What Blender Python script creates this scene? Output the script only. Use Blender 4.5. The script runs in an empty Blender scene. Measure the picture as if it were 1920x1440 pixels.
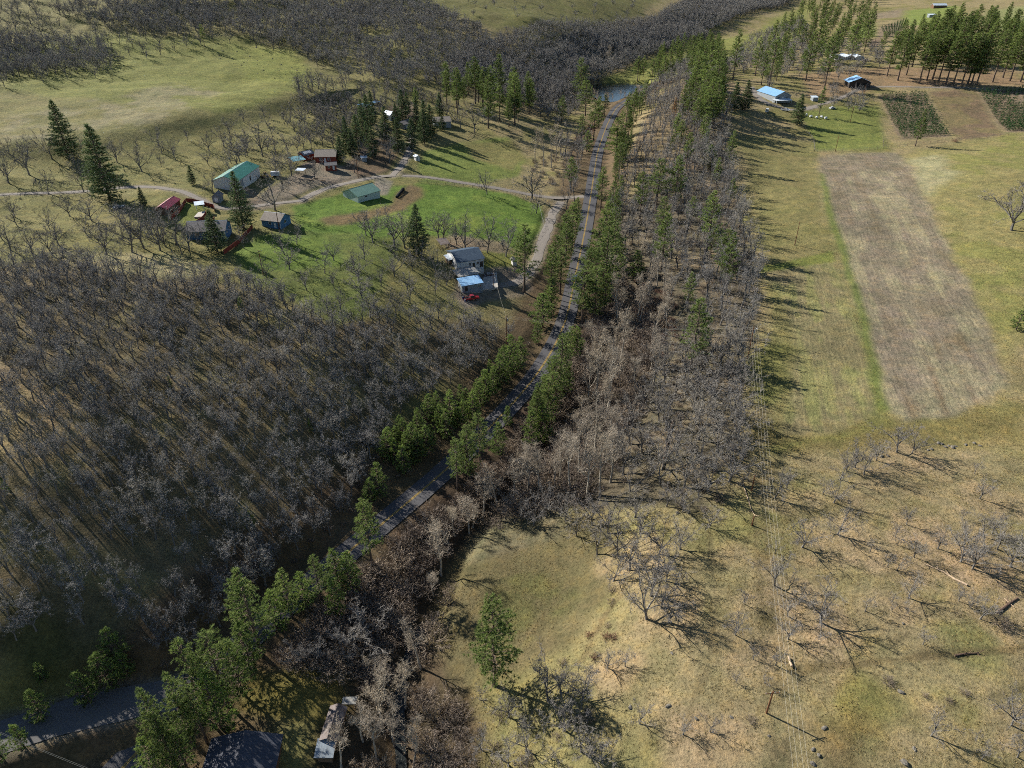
import bpy, bmesh, math, random
import numpy as np
from mathutils import Vector, Matrix
random.seed(7)
rng = np.random.default_rng(7)
SC = bpy.context.scene
COL = SC.collection
R = math.radians

# ------------------------------------------------------------------ camera
CAM_H = 120.0
PITCH = R(32.0)
FPX = 1334.0                       # focal length in photograph pixels (1920 wide)
cam_data = bpy.data.cameras.new('camera')
cam_data.sensor_width = 36.0
cam_data.lens = 36.0 * FPX / 1920.0
cam_data.clip_start = 0.5
cam_data.clip_end = 12000.0
cam = bpy.data.objects.new('camera', cam_data)
COL.objects.link(cam)
cam.location = (0, 0, CAM_H)
cam.rotation_euler = (math.pi / 2 - PITCH, 0, 0)
SC.camera = cam

# ------------------------------------------------------------------ light
SUN_EL = R(29.0)
SUN_DIR = Vector((-0.806 * math.cos(SUN_EL), 0.592 * math.cos(SUN_EL), math.sin(SUN_EL)))   # towards the sun
world = bpy.data.worlds.new('World')
SC.world = world
world.use_nodes = True
wn = world.node_tree
for n in list(wn.nodes):
    wn.nodes.remove(n)
wo = wn.nodes.new('ShaderNodeOutputWorld')
bg = wn.nodes.new('ShaderNodeBackground')
sky = wn.nodes.new('ShaderNodeTexSky')
sky.sky_type = 'NISHITA'
sky.sun_disc = False
sky.sun_elevation = SUN_EL
sky.sun_rotation = math.atan2(SUN_DIR.x, SUN_DIR.y)
sky.altitude = 300
sky.dust_density = 0.3
sky.ozone_density = 2.0
bg.inputs['Strength'].default_value = 0.06
wn.links.new(sky.outputs[0], bg.inputs['Color'])
wn.links.new(bg.outputs[0], wo.inputs['Surface'])
sun_data = bpy.data.lights.new('sun', 'SUN')
sun_data.energy = 5.0
sun_data.angle = R(0.53)
sun_data.color = (1.0, 0.95, 0.865)
sun = bpy.data.objects.new('sun', sun_data)
COL.objects.link(sun)
sun.rotation_euler = (-SUN_DIR).to_track_quat('-Z', 'Y').to_euler()
sun.location = (0, 0, 300)
SC.view_settings.view_transform = 'Standard'
SC.view_settings.look = 'None'
SC.view_settings.gamma = 1.0
SC.view_settings.use_curve_mapping = False
SC.view_settings.exposure = 0.9
SC.cycles.use_denoising = False
SC.cycles.max_bounces = 4
SC.cycles.diffuse_bounces = 1
SC.cycles.filter_width = 1.0
SC.cycles.use_adaptive_sampling = True
SC.cycles.adaptive_threshold = 0.035
SC.cycles.adaptive_min_samples = 16
SC.cycles.glossy_bounces = 2
SC.cycles.transmission_bounces = 2
SC.cycles.transparent_max_bounces = 4
SC.cycles.volume_bounces = 0

# ------------------------------------------------------------------ small helpers
def lin(c):
    c = c / 255.0
    return c / 12.92 if c <= 0.04045 else ((c + 0.055) / 1.055) ** 2.4

def rgb(r, g, b, k=1.0):
    return (lin(r) * k, lin(g) * k, lin(b) * k)

def tag(o, label=None, cat=None, group=None, kind=None):
    if label: o['label'] = label
    if cat: o['category'] = cat
    if group: o['group'] = group
    if kind: o['kind'] = kind
    return o

def empty(name, loc=(0, 0, 0), rz=0.0, scale=1.0):
    o = bpy.data.objects.new(name, None)
    o.empty_display_size = 0.5
    COL.objects.link(o)
    o.location = loc
    o.rotation_euler = (0, 0, rz)
    o.scale = (scale, scale, scale) if not isinstance(scale, tuple) else scale
    return o

class MB:
    """collects vertices and faces for one mesh"""
    def __init__(self):
        self.v = []; self.f = []; self.m = []
    def add(self, vs, fs, mat=0):
        o = len(self.v)
        self.v.extend(vs)
        for f in fs:
            self.f.append(tuple(i + o for i in f)); self.m.append(mat)
        return self
    def box(self, x0, y0, z0, x1, y1, z1, mat=0):
        vs = [(x0,y0,z0),(x1,y0,z0),(x1,y1,z0),(x0,y1,z0),(x0,y0,z1),(x1,y0,z1),(x1,y1,z1),(x0,y1,z1)]
        return self.add(vs, [(0,3,2,1),(4,5,6,7),(0,1,5,4),(1,2,6,5),(2,3,7,6),(3,0,4,7)], mat)
    def prism(self, poly, axis, a, b, mat=0):
        """closed polygon (2d, counterclockwise) swept along axis from a to b"""
        n = len(poly)
        def pt(p, t):
            if axis == 'x': return (t, p[0], p[1])
            if axis == 'y': return (p[0], t, p[1])
            return (p[0], p[1], t)
        vs = [pt(p, a) for p in poly] + [pt(p, b) for p in poly]
        fs = [tuple(range(n)), tuple(range(2 * n - 1, n - 1, -1))]
        fs += [(i, n + i, n + (i + 1) % n, (i + 1) % n) for i in range(n)]
        return self.add(vs, fs, mat)
    def tube(self, pts, rad, sides=4, cap=False, mat=0):
        n = len(pts); vs = []; fs = []
        prev = None
        for i in range(n):
            a = pts[max(i - 1, 0)]; b = pts[min(i + 1, n - 1)]
            d = (b - a)
            if d.length < 1e-9: d = Vector((0, 0, 1))
            d.normalize()
            ref = Vector((0.31, 0.95, 0.05)) if abs(d.z) > 0.5 else Vector((0, 0, 1))
            u = d.cross(ref); u.normalize(); w = d.cross(u)
            for k in range(sides):
                t = 2 * math.pi * k / sides
                p = pts[i] + (u * math.cos(t) + w * math.sin(t)) * rad[i]
                vs.append((p.x, p.y, p.z))
        for i in range(n - 1):
            for k in range(sides):
                k2 = (k + 1) % sides
                fs.append((i*sides+k, i*sides+k2, (i+1)*sides+k2, (i+1)*sides+k))
        if cap:
            fs.append(tuple(range(sides - 1, -1, -1))); fs.append(tuple((n-1)*sides + k for k in range(sides)))
        return self.add(vs, fs, mat)
    def mesh(self, name, mats, smooth=False):
        me = bpy.data.meshes.new(name)
        me.from_pydata(self.v, [], self.f)
        if not isinstance(mats, (list, tuple)): mats = [mats]
        for m in mats: me.materials.append(m)
        if len(mats) > 1:
            me.polygons.foreach_set('material_index', self.m)
        if smooth:
            me.polygons.foreach_set('use_smooth', [True] * len(me.polygons))
        me.update()
        return me
    def build(self, name, mats, parent=None, smooth=False):
        return put(name, self.mesh(name, mats, smooth), parent)

def put(name, me, parent=None, loc=None, rz=None):
    o = bpy.data.objects.new(name, me)
    COL.objects.link(o)
    if parent is not None: o.parent = parent
    if loc is not None: o.location = loc
    if rz is not None: o.rotation_euler = (0, 0, rz)
    return o

# ------------------------------------------------------------------ materials
class NT:
    def __init__(self, name):
        self.mat = bpy.data.materials.new(name); self.mat.use_nodes = True
        self.t = self.mat.node_tree; self.n = self.t.nodes
        self.b = self.n['Principled BSDF']; self.out = self.n['Material Output']
        self.b.inputs['Specular IOR Level'].default_value = 0.25
    def node(self, typ, **kw):
        x = self.n.new(typ)
        for k, v in kw.items(): setattr(x, k, v)
        return x
    def link(self, a, b): self.t.links.new(a, b)
    def noise(self, scale, detail=4, rough=0.6, vec=None, dist=0.0):
        x = self.node('ShaderNodeTexNoise')
        x.inputs['Scale'].default_value = scale; x.inputs['Detail'].default_value = detail
        x.inputs['Roughness'].default_value = rough; x.inputs['Distortion'].default_value = dist
        if vec is not None: self.link(vec, x.inputs['Vector'])
        return x.outputs['Fac']
    def ramp(self, fac, stops):
        x = self.node('ShaderNodeValToRGB')
        el = x.color_ramp.elements
        while len(el) < len(stops): el.new(0.5)
        for e, (p, c) in zip(el, stops):
            e.position = p
            e.color = (c[0], c[1], c[2], 1) if isinstance(c, (tuple, list)) else (c, c, c, 1)
        self.link(fac, x.inputs['Fac'])
        return x.outputs['Color']
    def mix(self, a, b, fac, mode='MIX'):
        x = self.node('ShaderNodeMix', data_type='RGBA', blend_type=mode, clamp_factor=True)
        for src, sock in ((fac, x.inputs[0]), (a, x.inputs[6]), (b, x.inputs[7])):
            if isinstance(src, (int, float)): sock.default_value = src
            elif isinstance(src, (tuple, list)): sock.default_value = (src[0], src[1], src[2], 1)
            else: self.link(src, sock)
        return x.outputs[2]
    def math(self, op, a, b=0.0):
        x = self.node('ShaderNodeMath', operation=op)
        for src, sock in ((a, x.inputs[0]), (b, x.inputs[1])):
            if isinstance(src, (int, float)): sock.default_value = src
            else: self.link(src, sock)
        return x.outputs[0]
    def coord(self, which='Object'):
        return self.node('ShaderNodeTexCoord').outputs[which]
    def mapping(self, vec, scale=(1, 1, 1), rot=(0, 0, 0)):
        x = self.node('ShaderNodeMapping')
        x.inputs['Scale'].default_value = scale; x.inputs['Rotation'].default_value = rot
        self.link(vec, x.inputs['Vector'])
        return x.outputs[0]
    def bump(self, h, dist, strength=1.0):
        x = self.node('ShaderNodeBump')
        x.inputs['Strength'].default_value = strength; x.inputs['Distance'].default_value = dist
        self.link(h, x.inputs['Height']); self.link(x.outputs[0], self.b.inputs['Normal'])
    def color(self, c):
        if isinstance(c, (tuple, list)): self.b.inputs['Base Color'].default_value = (c[0], c[1], c[2], 1)
        else: self.link(c, self.b.inputs['Base Color'])
    def rough(self, r): self.b.inputs['Roughness'].default_value = r

def mat_mottled(name, c1, c2, scale=3.0, rough=0.8, bump=0.0, detail=5, metal=0.0, info=0.0, spec=None):
    """two colours mixed by noise; info = brightness variation between objects"""
    t = NT(name)
    co = t.coord('Object')
    f = t.noise(scale, detail, 0.65, co)
    c = t.mix(c1, c2, t.ramp(f, [(0.35, 0.0), (0.65, 1.0)]))
    if info > 0:
        oi = t.node('ShaderNodeObjectInfo').outputs['Random']
        k = t.ramp(oi, [(0.0, 1 - info), (1.0, 1 + info)])
        c = t.mix(c, k, 1.0, 'MULTIPLY')
    t.color(c); t.rough(rough)
    t.b.inputs['Metallic'].default_value = metal
    if spec is not None: t.b.inputs['Specular IOR Level'].default_value = spec
    if bump: t.bump(t.noise(scale * 6, 3, 0.6, co), bump)
    return t.mat

def mat_ribbed(name, c1, c2, axis='x', pitch=0.45, rough=0.45, metal=0.0, spec=0.4):
    """ribbed metal sheet: pressed ribs as fine relief, streaks and fading as colour"""
    t = NT(name)
    co = t.coord('Object')
    s = (1, 0.12, 1) if axis == 'x' else (0.12, 1, 1)
    f = t.noise(1.3, 6, 0.7, t.mapping(co, s))
    t.color(t.mix(c1, c2, t.ramp(f, [(0.35, 0.0), (0.7, 1.0)])))
    sp = t.node('ShaderNodeSeparateXYZ'); t.link(co, sp.inputs[0])
    w = t.math('MULTIPLY', sp.outputs[0 if axis == 'x' else 1], 1.0 / pitch)
    w = t.math('FRACT', w)
    w = t.math('LESS_THAN', w, 0.18)
    t.bump(w, 0.012)
    t.rough(rough); t.b.inputs['Metallic'].default_value = metal
    t.b.inputs['Specular IOR Level'].default_value = spec
    return t.mat

# ------------------------------------------------------------------ terrain
def pray(u, v):
    x = (u - 960.0) / FPX; y = (720.0 - v) / FPX
    c, s = math.cos(PITCH), math.sin(PITCH)
    return np.array([x, c + y * s, -s + y * c])

def onplane(u, v, z):
    d = pray(u, v)
    t = (z - CAM_H) / d[2]
    return d[0] * t, d[1] * t

# survey points: (u, v, height) seen in the photograph, turned into ground positions
CTRL_PX = [
 # main road, going up the valley
 (240,1437,-4),(463,1192,-2.5),(747,957,-1),(837,883,0),(933,785,1),(1017,690,2),(1063,603,3),(1080,523,4),(1100,417,5.5),(1120,290,8),(1133,250,9),(1150,207,10),
 # left of the road, bank and wooded slope
 (0,1440,0),(120,1300,1),(300,1180,3),(150,1180,7),(0,1200,11),(0,1000,19),(0,850,25),(0,700,29),(0,560,30),(0,470,30),
 (200,1000,14),(200,800,21),(200,600,26),(400,1000,7),(400,850,14),(400,700,19),(400,560,23),(560,960,4),(600,800,9),(600,680,14),(560,560,19),(700,850,3),(760,740,6),(800,640,9),(860,600,10),(930,680,4),(640,1010,1.5),
 # houses bench
 (880,515,11),(930,540,9),(1000,560,5),(700,560,17),(500,480,22),(400,460,24),(515,430,22),(685,375,20),(900,400,14),(1010,430,9),(1040,380,7.5),(700,480,19),(620,320,23),(760,320,20),(460,350,24.5),(320,400,26),(150,380,29),(0,370,31),
 (850,290,17),(980,300,11),(1030,250,11),(730,230,23),(830,240,20),(960,230,16),(1020,210,12),(650,230,27),(560,280,26),
 # upper left grass bench and hill
 (560,170,37),(400,230,35),(200,270,34),(0,250,37),(0,150,46),(200,150,44),(400,120,44),(560,90,47),(0,60,62),(200,50,62),(400,40,60),(0,0,76),(300,0,75),(600,0,68),(600,50,56),
 (700,160,33),(800,110,38),(900,150,24),(800,40,54),(1000,30,55),(1000,110,30),(900,0,64),(1100,0,58),(1050,170,14),(1100,120,18),(1200,90,22),(1250,20,42),(1350,0,40),(1330,70,19),
 # pond and valley meadow
 (1120,185,10),(1170,170,10),(1200,150,12),(1300,100,16),(1400,60,20),(1480,20,24),(1420,90,20),
 # ridge right of the road
 (1200,400,11),(1180,330,13),(1200,260,19),(1230,210,24),(1270,160,28),(1300,130,28),(1270,320,18),(1330,200,28),(1300,250,24),
 (1170,480,8),(1230,520,11),(1150,620,5),(1220,680,6),(1280,560,13),(1300,700,12),(1330,450,15),
 # plateau fields
 (1380,480,16),(1400,640,15),(1390,800,15),(1400,950,15),(1500,1000,15.5),(1450,1200,15),(1437,1337,15),(1400,1440,15),(1600,1440,16),(1900,1430,18),(1900,1200,18),(1700,1100,17),(1900,1000,18),(1700,850,17),(1900,800,18),(1600,700,16),(1600,500,16),(1700,600,17),(1800,500,20),(1900,450,24),(1900,330,27),(1800,300,24),(1720,290,20),(1550,300,17.5),(1450,300,18),(1400,250,20),(1900,620,20),
 (1550,220,22),(1650,240,20),(1800,230,21),(1920,230,22),(1450,180,27),(1600,165,28),(1750,165,29),(1900,165,30),(1400,140,28),(1560,110,33),(1700,100,34),(1850,90,38),(1600,50,32),(1700,20,34),(1850,20,44),(1920,0,46),(1530,60,32),
 # creek meadow and terrace
 (820,1130,-3.5),(760,1220,-5),(745,1300,-5.5),(750,1440,-6.5),(870,1020,-3),(950,940,-2),(1050,800,0),(1120,700,2),(900,1100,0),(1000,1050,1),(1000,1180,1.5),(930,1280,1.5),(1080,1100,3),(1130,1150,6),(1150,1000,6),(1200,1100,12),(1250,1000,13.5),(1250,1250,13.5),(1100,1260,9),(1300,1150,14.5),(1100,1430,9),(1000,1400,4),(900,1440,1),(1150,880,6),(1230,850,11),(1300,850,14),(1200,760,7.5),
 (600,1200,-2.5),(650,1300,-4),(450,1400,-3),(550,1440,-4),(640,1400,-4.5),(520,1300,-2.5),(680,1150,-3.5),
]
CTRL_XY = [(-700,30,-5),(-250,20,-6),(0,10,-8),(300,10,16),(800,40,25),(-700,250,60),(-1200,600,105),(900,400,40),(1400,900,60),
           (-1300,1300,125),(-700,1100,115),(-300,1300,110),(100,1500,100),(500,1900,85),(900,1800,75),(1400,1700,85),(0,2400,125),(-1300,2400,150),(1400,2500,120),(700,2500,115)]
cp = []
for u, v, z in CTRL_PX:
    x, y = onplane(u, v, z); cp.append((x, y, z))
cp = np.array(cp + CTRL_XY, float)
def kern(d): return np.sqrt(d * d + 9.0)
D = np.sqrt(((cp[:, None, :2] - cp[None, :, :2]) ** 2).sum(-1))
A = kern(D); n = len(cp)
A[np.arange(n), np.arange(n)] -= 1.5            # slight smoothing
P = np.c_[np.ones(n), cp[:, :2]]
M_ = np.zeros((n + 3, n + 3)); M_[:n, :n] = A; M_[:n, n:] = P; M_[n:, :n] = P.T
W_ = np.linalg.solve(M_, np.r_[cp[:, 2], 0, 0, 0])

def axis(pts):
    """pts: (start, step) knots with steps growing linearly between"""
    out = [pts[0][0]]
    while out[-1] < pts[-1][0]:
        x = out[-1]
        for (a, sa), (b, sb) in zip(pts, pts[1:]):
            if a <= x <= b:
                s = sa + (sb - sa) * (x - a) / (b - a); break
        out.append(x + s)
    return np.array(out)
XS = axis([(-1400, 40), (-700, 9), (-330, 2.2), (-170, 1.0), (0, 0.85), (170, 1.0), (330, 2.2), (700, 9), (1400, 40)])
YS = axis([(8, 1.6), (45, 0.8), (170, 0.9), (330, 1.5), (600, 3.2), (1000, 7), (1500, 20), (2500, 60)])
GX, GY = np.meshgrid(XS, YS)
NYX = GX.shape
gx = GX.ravel(); gy = GY.ravel()
Z = np.zeros_like(gx)
for s in range(0, len(gx), 40000):
    e = s + 40000
    d = np.sqrt((gx[s:e, None] - cp[None, :, 0]) ** 2 + (gy[s:e, None] - cp[None, :, 1]) ** 2)
    Z[s:e] = kern(d) @ W_[:n] + W_[n] + W_[n+1] * gx[s:e] + W_[n+2] * gy[s:e]

_tab = rng.random((256, 256))
def vnoise(x, y):
    xi = np.floor(x).astype(int); yi = np.floor(y).astype(int)
    fx = x - xi; fy = y - yi
    fx = fx * fx * (3 - 2 * fx); fy = fy * fy * (3 - 2 * fy)
    a = _tab[yi % 256, xi % 256]; b = _tab[yi % 256, (xi + 1) % 256]
    c = _tab[(yi + 1) % 256, xi % 256]; d_ = _tab[(yi + 1) % 256, (xi + 1) % 256]
    return (a * (1 - fx) + b * fx) * (1 - fy) + (c * (1 - fx) + d_ * fx) * fy
def fbm(x, y, scale, oct=4, seed=0):
    s = 0; a = 1; tot = 0; f = 1.0 / scale
    for o in range(oct):
        s = s + a * vnoise(x * f + 17.3 * seed + 5.1 * o, y * f + 9.7 * seed + 3.3 * o); tot += a; a *= 0.5; f *= 2.03
    return s / tot - 0.5
Z += fbm(gx, gy, 28, 4, 1) * 1.3 + fbm(gx, gy, 7, 2, 2) * 0.25
far = np.clip((gy - 380) / 400, 0, 1) * np.clip((120 - gx) / 200, 0, 1)
Z += far * (fbm(gx, gy, 130, 4, 3) * 16 + fbm(gx, gy, 40, 3, 33) * 5)
left = np.clip((-40 - gx) / 60, 0, 1) * np.clip((gy - 60) / 60, 0, 1)
Z += left * (fbm(gx, gy, 45, 3, 4) * 3.5 + fbm(gx * .5 + gy * .3, gy, 9, 3, 44) * .9)
# steep bank below the upper bench
bk = np.array([onplane(u, v, z) for u, v, z in [(-60,292,34),(90,290,34),(200,270,34.5),(300,250,35),(400,226,35.5),(500,200,36),(575,178,37)]])
bd = np.full(len(gx), 1e9); sg = np.ones(len(gx))
for a_, b_ in zip(bk, bk[1:]):
    ab = b_ - a_; L2 = (ab ** 2).sum()
    tt_ = np.clip(((gx - a_[0]) * ab[0] + (gy - a_[1]) * ab[1]) / L2, 0, 1)
    dx_ = gx - a_[0] - tt_ * ab[0]; dy_ = gy - a_[1] - tt_ * ab[1]
    d_ = np.sqrt(dx_ ** 2 + dy_ ** 2); m_ = d_ < bd
    bd[m_] = d_[m_]; sg[m_] = np.sign(ab[0] * dy_ - ab[1] * dx_)[m_]
Z += sg * 3.2 * (1 + 1.0 * fbm(gx, gy, 40, 3, 46)) * np.tanh(bd / 10.0) * np.exp(-(bd / 38.0) ** 2)
Z2 = Z.reshape(NYX)

def height(x, y):
    x = np.clip(np.asarray(x, float), XS[0], XS[-1] - 1e-6); y = np.clip(np.asarray(y, float), YS[0], YS[-1] - 1e-6)
    i = np.clip(np.searchsorted(XS, x, side='right') - 1, 0, len(XS) - 2); j = np.clip(np.searchsorted(YS, y, side='right') - 1, 0, len(YS) - 2)
    fx = (x - XS[i]) / (XS[i+1] - XS[i]); fy = (y - YS[j]) / (YS[j+1] - YS[j])
    return (Z2[j, i] * (1-fx) + Z2[j, i+1] * fx) * (1-fy) + (Z2[j+1, i] * (1-fx) + Z2[j+1, i+1] * fx) * fy
def H(x, y): return float(height(x, y))

TT = np.geomspace(30, 3500, 900)
def ground(u, v):
    """the ground point that the photograph shows at pixel (u, v)"""
    d = pray(u, v)
    g = CAM_H + d[2] * TT - height(d[0] * TT, d[1] * TT)
    k = np.argmax(g < 0) if (g < 0).any() else len(TT) - 1
    a, b = TT[max(k - 1, 0)], TT[k]
    for _ in range(14):
        m = 0.5 * (a + b)
        if CAM_H + d[2] * m < H(d[0] * m, d[1] * m): b = m
        else: a = m
    return Vector((d[0] * b, d[1] * b, H(d[0] * b, d[1] * b)))
def pix(p):
    """photograph pixel of a world point"""
    c, s = math.cos(PITCH), math.sin(PITCH)
    z = p[2] - CAM_H
    f = p[1] * c - z * s; up = p[1] * s + z * c
    return 960 + FPX * p[0] / f, 720 - FPX * up / f, f

def poly_world(px):
    return np.array([ground(u, v)[:2] for u, v in px])
def densify(pts, step):
    out = []
    for a, b in zip(pts, pts[1:]):
        a = np.array(a, float); b = np.array(b, float)
        k = max(1, int(np.linalg.norm(b - a) / step))
        for i in range(k): out.append(a + (b - a) * i / k)
    out.append(np.array(pts[-1], float))
    return np.array(out)
def smooth_line(pts, it):
    p = np.array(pts, float)
    for _ in range(it):
        q = p.copy(); q[1:-1] = 0.25 * p[:-2] + 0.5 * p[1:-1] + 0.25 * p[2:]; p = q
    return p
def dist_line(x, y, line):
    """distance and nearest index along a polyline, for arrays"""
    best = np.full(x.shape, 1e9); bi = np.zeros(x.shape, int)
    for k in range(len(line)):
        d = (x - line[k, 0]) ** 2 + (y - line[k, 1]) ** 2
        m = d < best; best[m] = d[m]; bi[m] = k
    return np.sqrt(best), bi
def near_mask(line, r):
    return (gx > line[:, 0].min() - r) & (gx < line[:, 0].max() + r) & (gy > line[:, 1].min() - r) & (gy < line[:, 1].max() + r)
def carve(line, zl, half, blend, drop=0.0):
    """level the ground to heights zl along line, blending out over blend metres"""
    m = np.where(near_mask(line, half + blend))[0]
    for s in range(0, len(m), 60000):
        k = m[s:s+60000]
        d, bi = dist_line(gx[k], gy[k], line)
        w = np.clip(1 - (d - half) / blend, 0, 1); w = w * w * (3 - 2 * w)
        Z[k] = Z[k] * (1 - w) + (zl[bi] - drop) * w

# --- the paved road
ROAD_PX = [(240,1437),(293,1380),(463,1195),(600,1083),(747,957),(837,883),(885,835),(933,785),(973,747),(1017,690),(1042,647),(1063,603),(1073,547),(1081,510),(1092,460),(1100,417),(1107,377),(1114,330),(1120,290),(1127,268),(1134,248),(1144,227),(1156,207)]
rp = [onplane(u, v, np.interp(v, [207, 523, 883, 1437], [10, 4, 0, -4])) for u, v in ROAD_PX]
e0 = np.array(rp[0]) - np.array(rp[1]); e0 /= np.linalg.norm(e0)
rp = [tuple(np.array(rp[0]) + e0 * 40)] + rp
e1 = np.array(rp[-1]) - np.array(rp[-3]); e1 /= np.linalg.norm(e1)
rp = rp + [tuple(np.array(rp[-1]) + e1 * 60 + np.array([25, 0]))]
ROAD = smooth_line(densify(rp, 2.0), 60)
ROADZ = height(ROAD[:, 0], ROAD[:, 1])
for _ in range(300):
    q = ROADZ.copy(); q[1:-1] = (ROADZ[:-2] + ROADZ[1:-1] + ROADZ[2:]) / 3; ROADZ = q
carve(ROAD, ROADZ, 5.0, 7.0, 0.12)
# --- the creek
CREEK_PX = [(752,1445),(752,1400),(748,1350),(744,1300),(750,1250),(768,1205),(800,1160),(825,1110),(850,1050),(880,1000),(950,935),(1010,860),(1080,770),(1130,690),(1160,620),(1180,560)]
CREEK = smooth_line(densify([onplane(u, v, np.interp(v, [560, 700, 800, 940, 1020, 1130, 1220, 1440], [4.5, 1.5, -1, -2.5, -3.5, -4, -5.2, -6.5])) for u, v in CREEK_PX], 1.5), 20)
CREEKZ = np.minimum.accumulate(height(CREEK[:, 0], CREEK[:, 1])[::-1])[::-1]
for _ in range(60):
    q = CREEKZ.copy(); q[1:-1] = (CREEKZ[:-2] + CREEKZ[1:-1] + CREEKZ[2:]) / 3; CREEKZ = q
carve(CREEK, CREEKZ, 1.0, 4.0, 1.9)
# --- gravel drives
DRIVES = {
 'gravel_drive_compound': ([(560,378),(610,352),(660,341),(710,330),(760,328),(820,334),(870,343),(930,352),(1000,366),(1050,372),(1095,368)], 1.9),
 'gravel_drive_hillside': ([(0,365),(60,362),(120,361),(180,358),(230,350),(290,350),(340,358),(380,376),(410,392),(470,388),(520,380),(565,376)], 1.6),
 'gravel_lane_house': ([(1052,378),(1036,400),(1026,430),(1014,462),(1003,495),(985,520),(955,538),(930,535)], 2.2),
 'gravel_drive_north': ([(735,331),(752,312),(766,288),(772,268),(768,250)], 1.7),
 'gravel_drive_farm': ([(1408,163),(1416,176),(1428,188),(1448,197),(1475,205),(1500,208),(1530,200)], 2.0),
 'gravel_track_barn': ([(1500,205),(1560,190),(1620,163),(1680,162),(1740,164),(1800,163),(1870,168)], 1.8),
}
DRV = {}
for nm, (px, hw) in DRIVES.items():
    ln = smooth_line(densify(poly_world(px), 1.5), 12)
    zl = height(ln[:, 0], ln[:, 1])
    for _ in range(25):
        q = zl.copy(); q[1:-1] = (zl[:-2] + zl[1:-1] + zl[2:]) / 3; zl = q
    carve(ln, zl, hw + 0.6, 3.0, 0.1)
    DRV[nm] = (ln, zl, hw)
# --- pullout beside the road, bottom left
PULL_PX = [(0,1425),(60,1400),(120,1370),(180,1345),(240,1330),(300,1312),(345,1300)]
ln = smooth_line(densify([onplane(u, v, np.interp(u, [0, 345], [-3.6, -3.2])) for u, v in PULL_PX], 1.5), 10)
zl = np.full(len(ln), 0.0) + height(ln[:, 0], ln[:, 1])
for _ in range(120):
    q = zl.copy(); q[1:-1] = (zl[:-2] + zl[1:-1] + zl[2:]) / 3; zl = q
carve(ln, zl, 4.6, 5.0, 0.12)
DRV['paved_pullout'] = (ln, zl, 3.8)

# --- flat yards and pads under the buildings
def inside(x, y, poly):
    c = np.zeros(x.shape, bool); n = len(poly); j = n - 1
    for i in range(n):
        xi, yi = poly[i]; xj, yj = poly[j]
        if yi != yj:
            c ^= ((yi > y) != (yj > y)) & (x < (xj - xi) * (y - yi) / (yj - yi) + xi)
        j = i
    return c
POND_PX = [(1103,161),(1130,156),(1170,156),(1212,158),(1216,168),(1203,178),(1180,190),(1150,193),(1128,189),(1110,181)]
POND_Z = 10.0
POND = np.array([onplane(u, v, POND_Z) for u, v in POND_PX])
pm = inside(gx, gy, np.array([(x + (x - POND[:, 0].mean()) * 0.06, y + (y - POND[:, 1].mean()) * 0.06) for x, y in POND]))
Z[pm] = np.minimum(Z[pm], POND_Z - 0.8)
# ------------------------------------------------------------------ ground colours
N = len(gx)
GC = np.zeros((N, 3)); ROWS = np.zeros(N); LIT = np.zeros(N)
jx = fbm(gx, gy, 9, 3, 11) * 2; jy = fbm(gx, gy, 9, 3, 12) * 2
big = fbm(gx, gy, 60, 4, 13); mid = fbm(gx, gy, 14, 4, 14); sml = fbm(gx, gy, 4, 3, 15)
DRY = np.array(rgb(160, 143, 98)); OLIVE = np.array(rgb(126, 122, 58)); GREEN = np.array(rgb(108, 128, 38)); STRAW = np.array(rgb(182, 164, 116)); LITTER = np.array(rgb(130, 114, 84))
def blur(a, it):
    b = a.reshape(NYX).astype(float)
    for _ in range(it):
        p = np.pad(b, 1, mode='edge')
        b = (p[:-2, 1:-1] + p[2:, 1:-1] + p[1:-1, :-2] + p[1:-1, 2:] + 2 * p[1:-1, 1:-1]) / 6
    return b.ravel()
def zone(px, jit=2.0, soft=2, world=None):
    poly = poly_world(px) if world is None else world
    lo = poly.min(0) - 12; hi = poly.max(0) + 12
    k = np.where((gx > lo[0]) & (gx < hi[0]) & (gy > lo[1]) & (gy < hi[1]))[0]
    m = np.zeros(N)
    m[k] = inside(gx[k] + jx[k] * jit, gy[k] + jy[k] * jit, poly)
    return blur(m, soft) if soft else m
def paint(m, c, a=1.0):
    w = (m * a)[:, None] if not np.isscalar(a) or True else m
    GC[:] = GC * (1 - w) + np.asarray(c) * w
def band(line, half, soft=1.0):
    m = np.zeros(N); k = np.where(near_mask(line, half + soft + 1))[0]
    d, _ = dist_line(gx[k], gy[k], line)
    m[k] = np.clip(1 - (d + sml[k] * 1.2 - half) / soft, 0, 1)
    return m
def sstep(a, lo, hi): 
    t = np.clip((a - lo) / (hi - lo), 0, 1); return t * t * (3 - 2 * t)

GC[:] = DRY
Z2 = Z.reshape(NYX)
rightside = sstep(gx, 20, 60)
paint(sstep(mid + big * 0.8, 0.0, 0.22), OLIVE, 0.75)
# left hill: greener pasture
wl = 1 - sstep(gx + 0.10 * gy, -20, 60)
paint(wl, np.array(rgb(134, 130, 66)), 0.85)
paint(wl * sstep(mid + big, 0.02, 0.3), np.array(rgb(146, 136, 84)), 0.8)
paint(zone([(0,90),(0,170),(200,190),(420,215),(560,170),(580,120),(460,70),(330,70),(200,60)], 6, 8), np.array(rgb(136, 140, 56)), 0.8)
paint(zone([(0,225),(120,200),(330,160),(430,170),(330,225),(150,262),(0,270)], 8, 8) * sstep(mid + 0.15, 0, 0.2), np.array(rgb(152, 142, 104)), 0.8)
paint(zone([(420,80),(560,95),(600,165),(470,150)], 6, 6), np.array(rgb(146, 150, 58)), 0.7)
paint(zone([(700,0),(800,20),(930,60),(1120,60),(1200,30),(1250,-5),(700,-5)], 6, 8), np.array(rgb(112, 112, 54)), 0.8)
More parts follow.
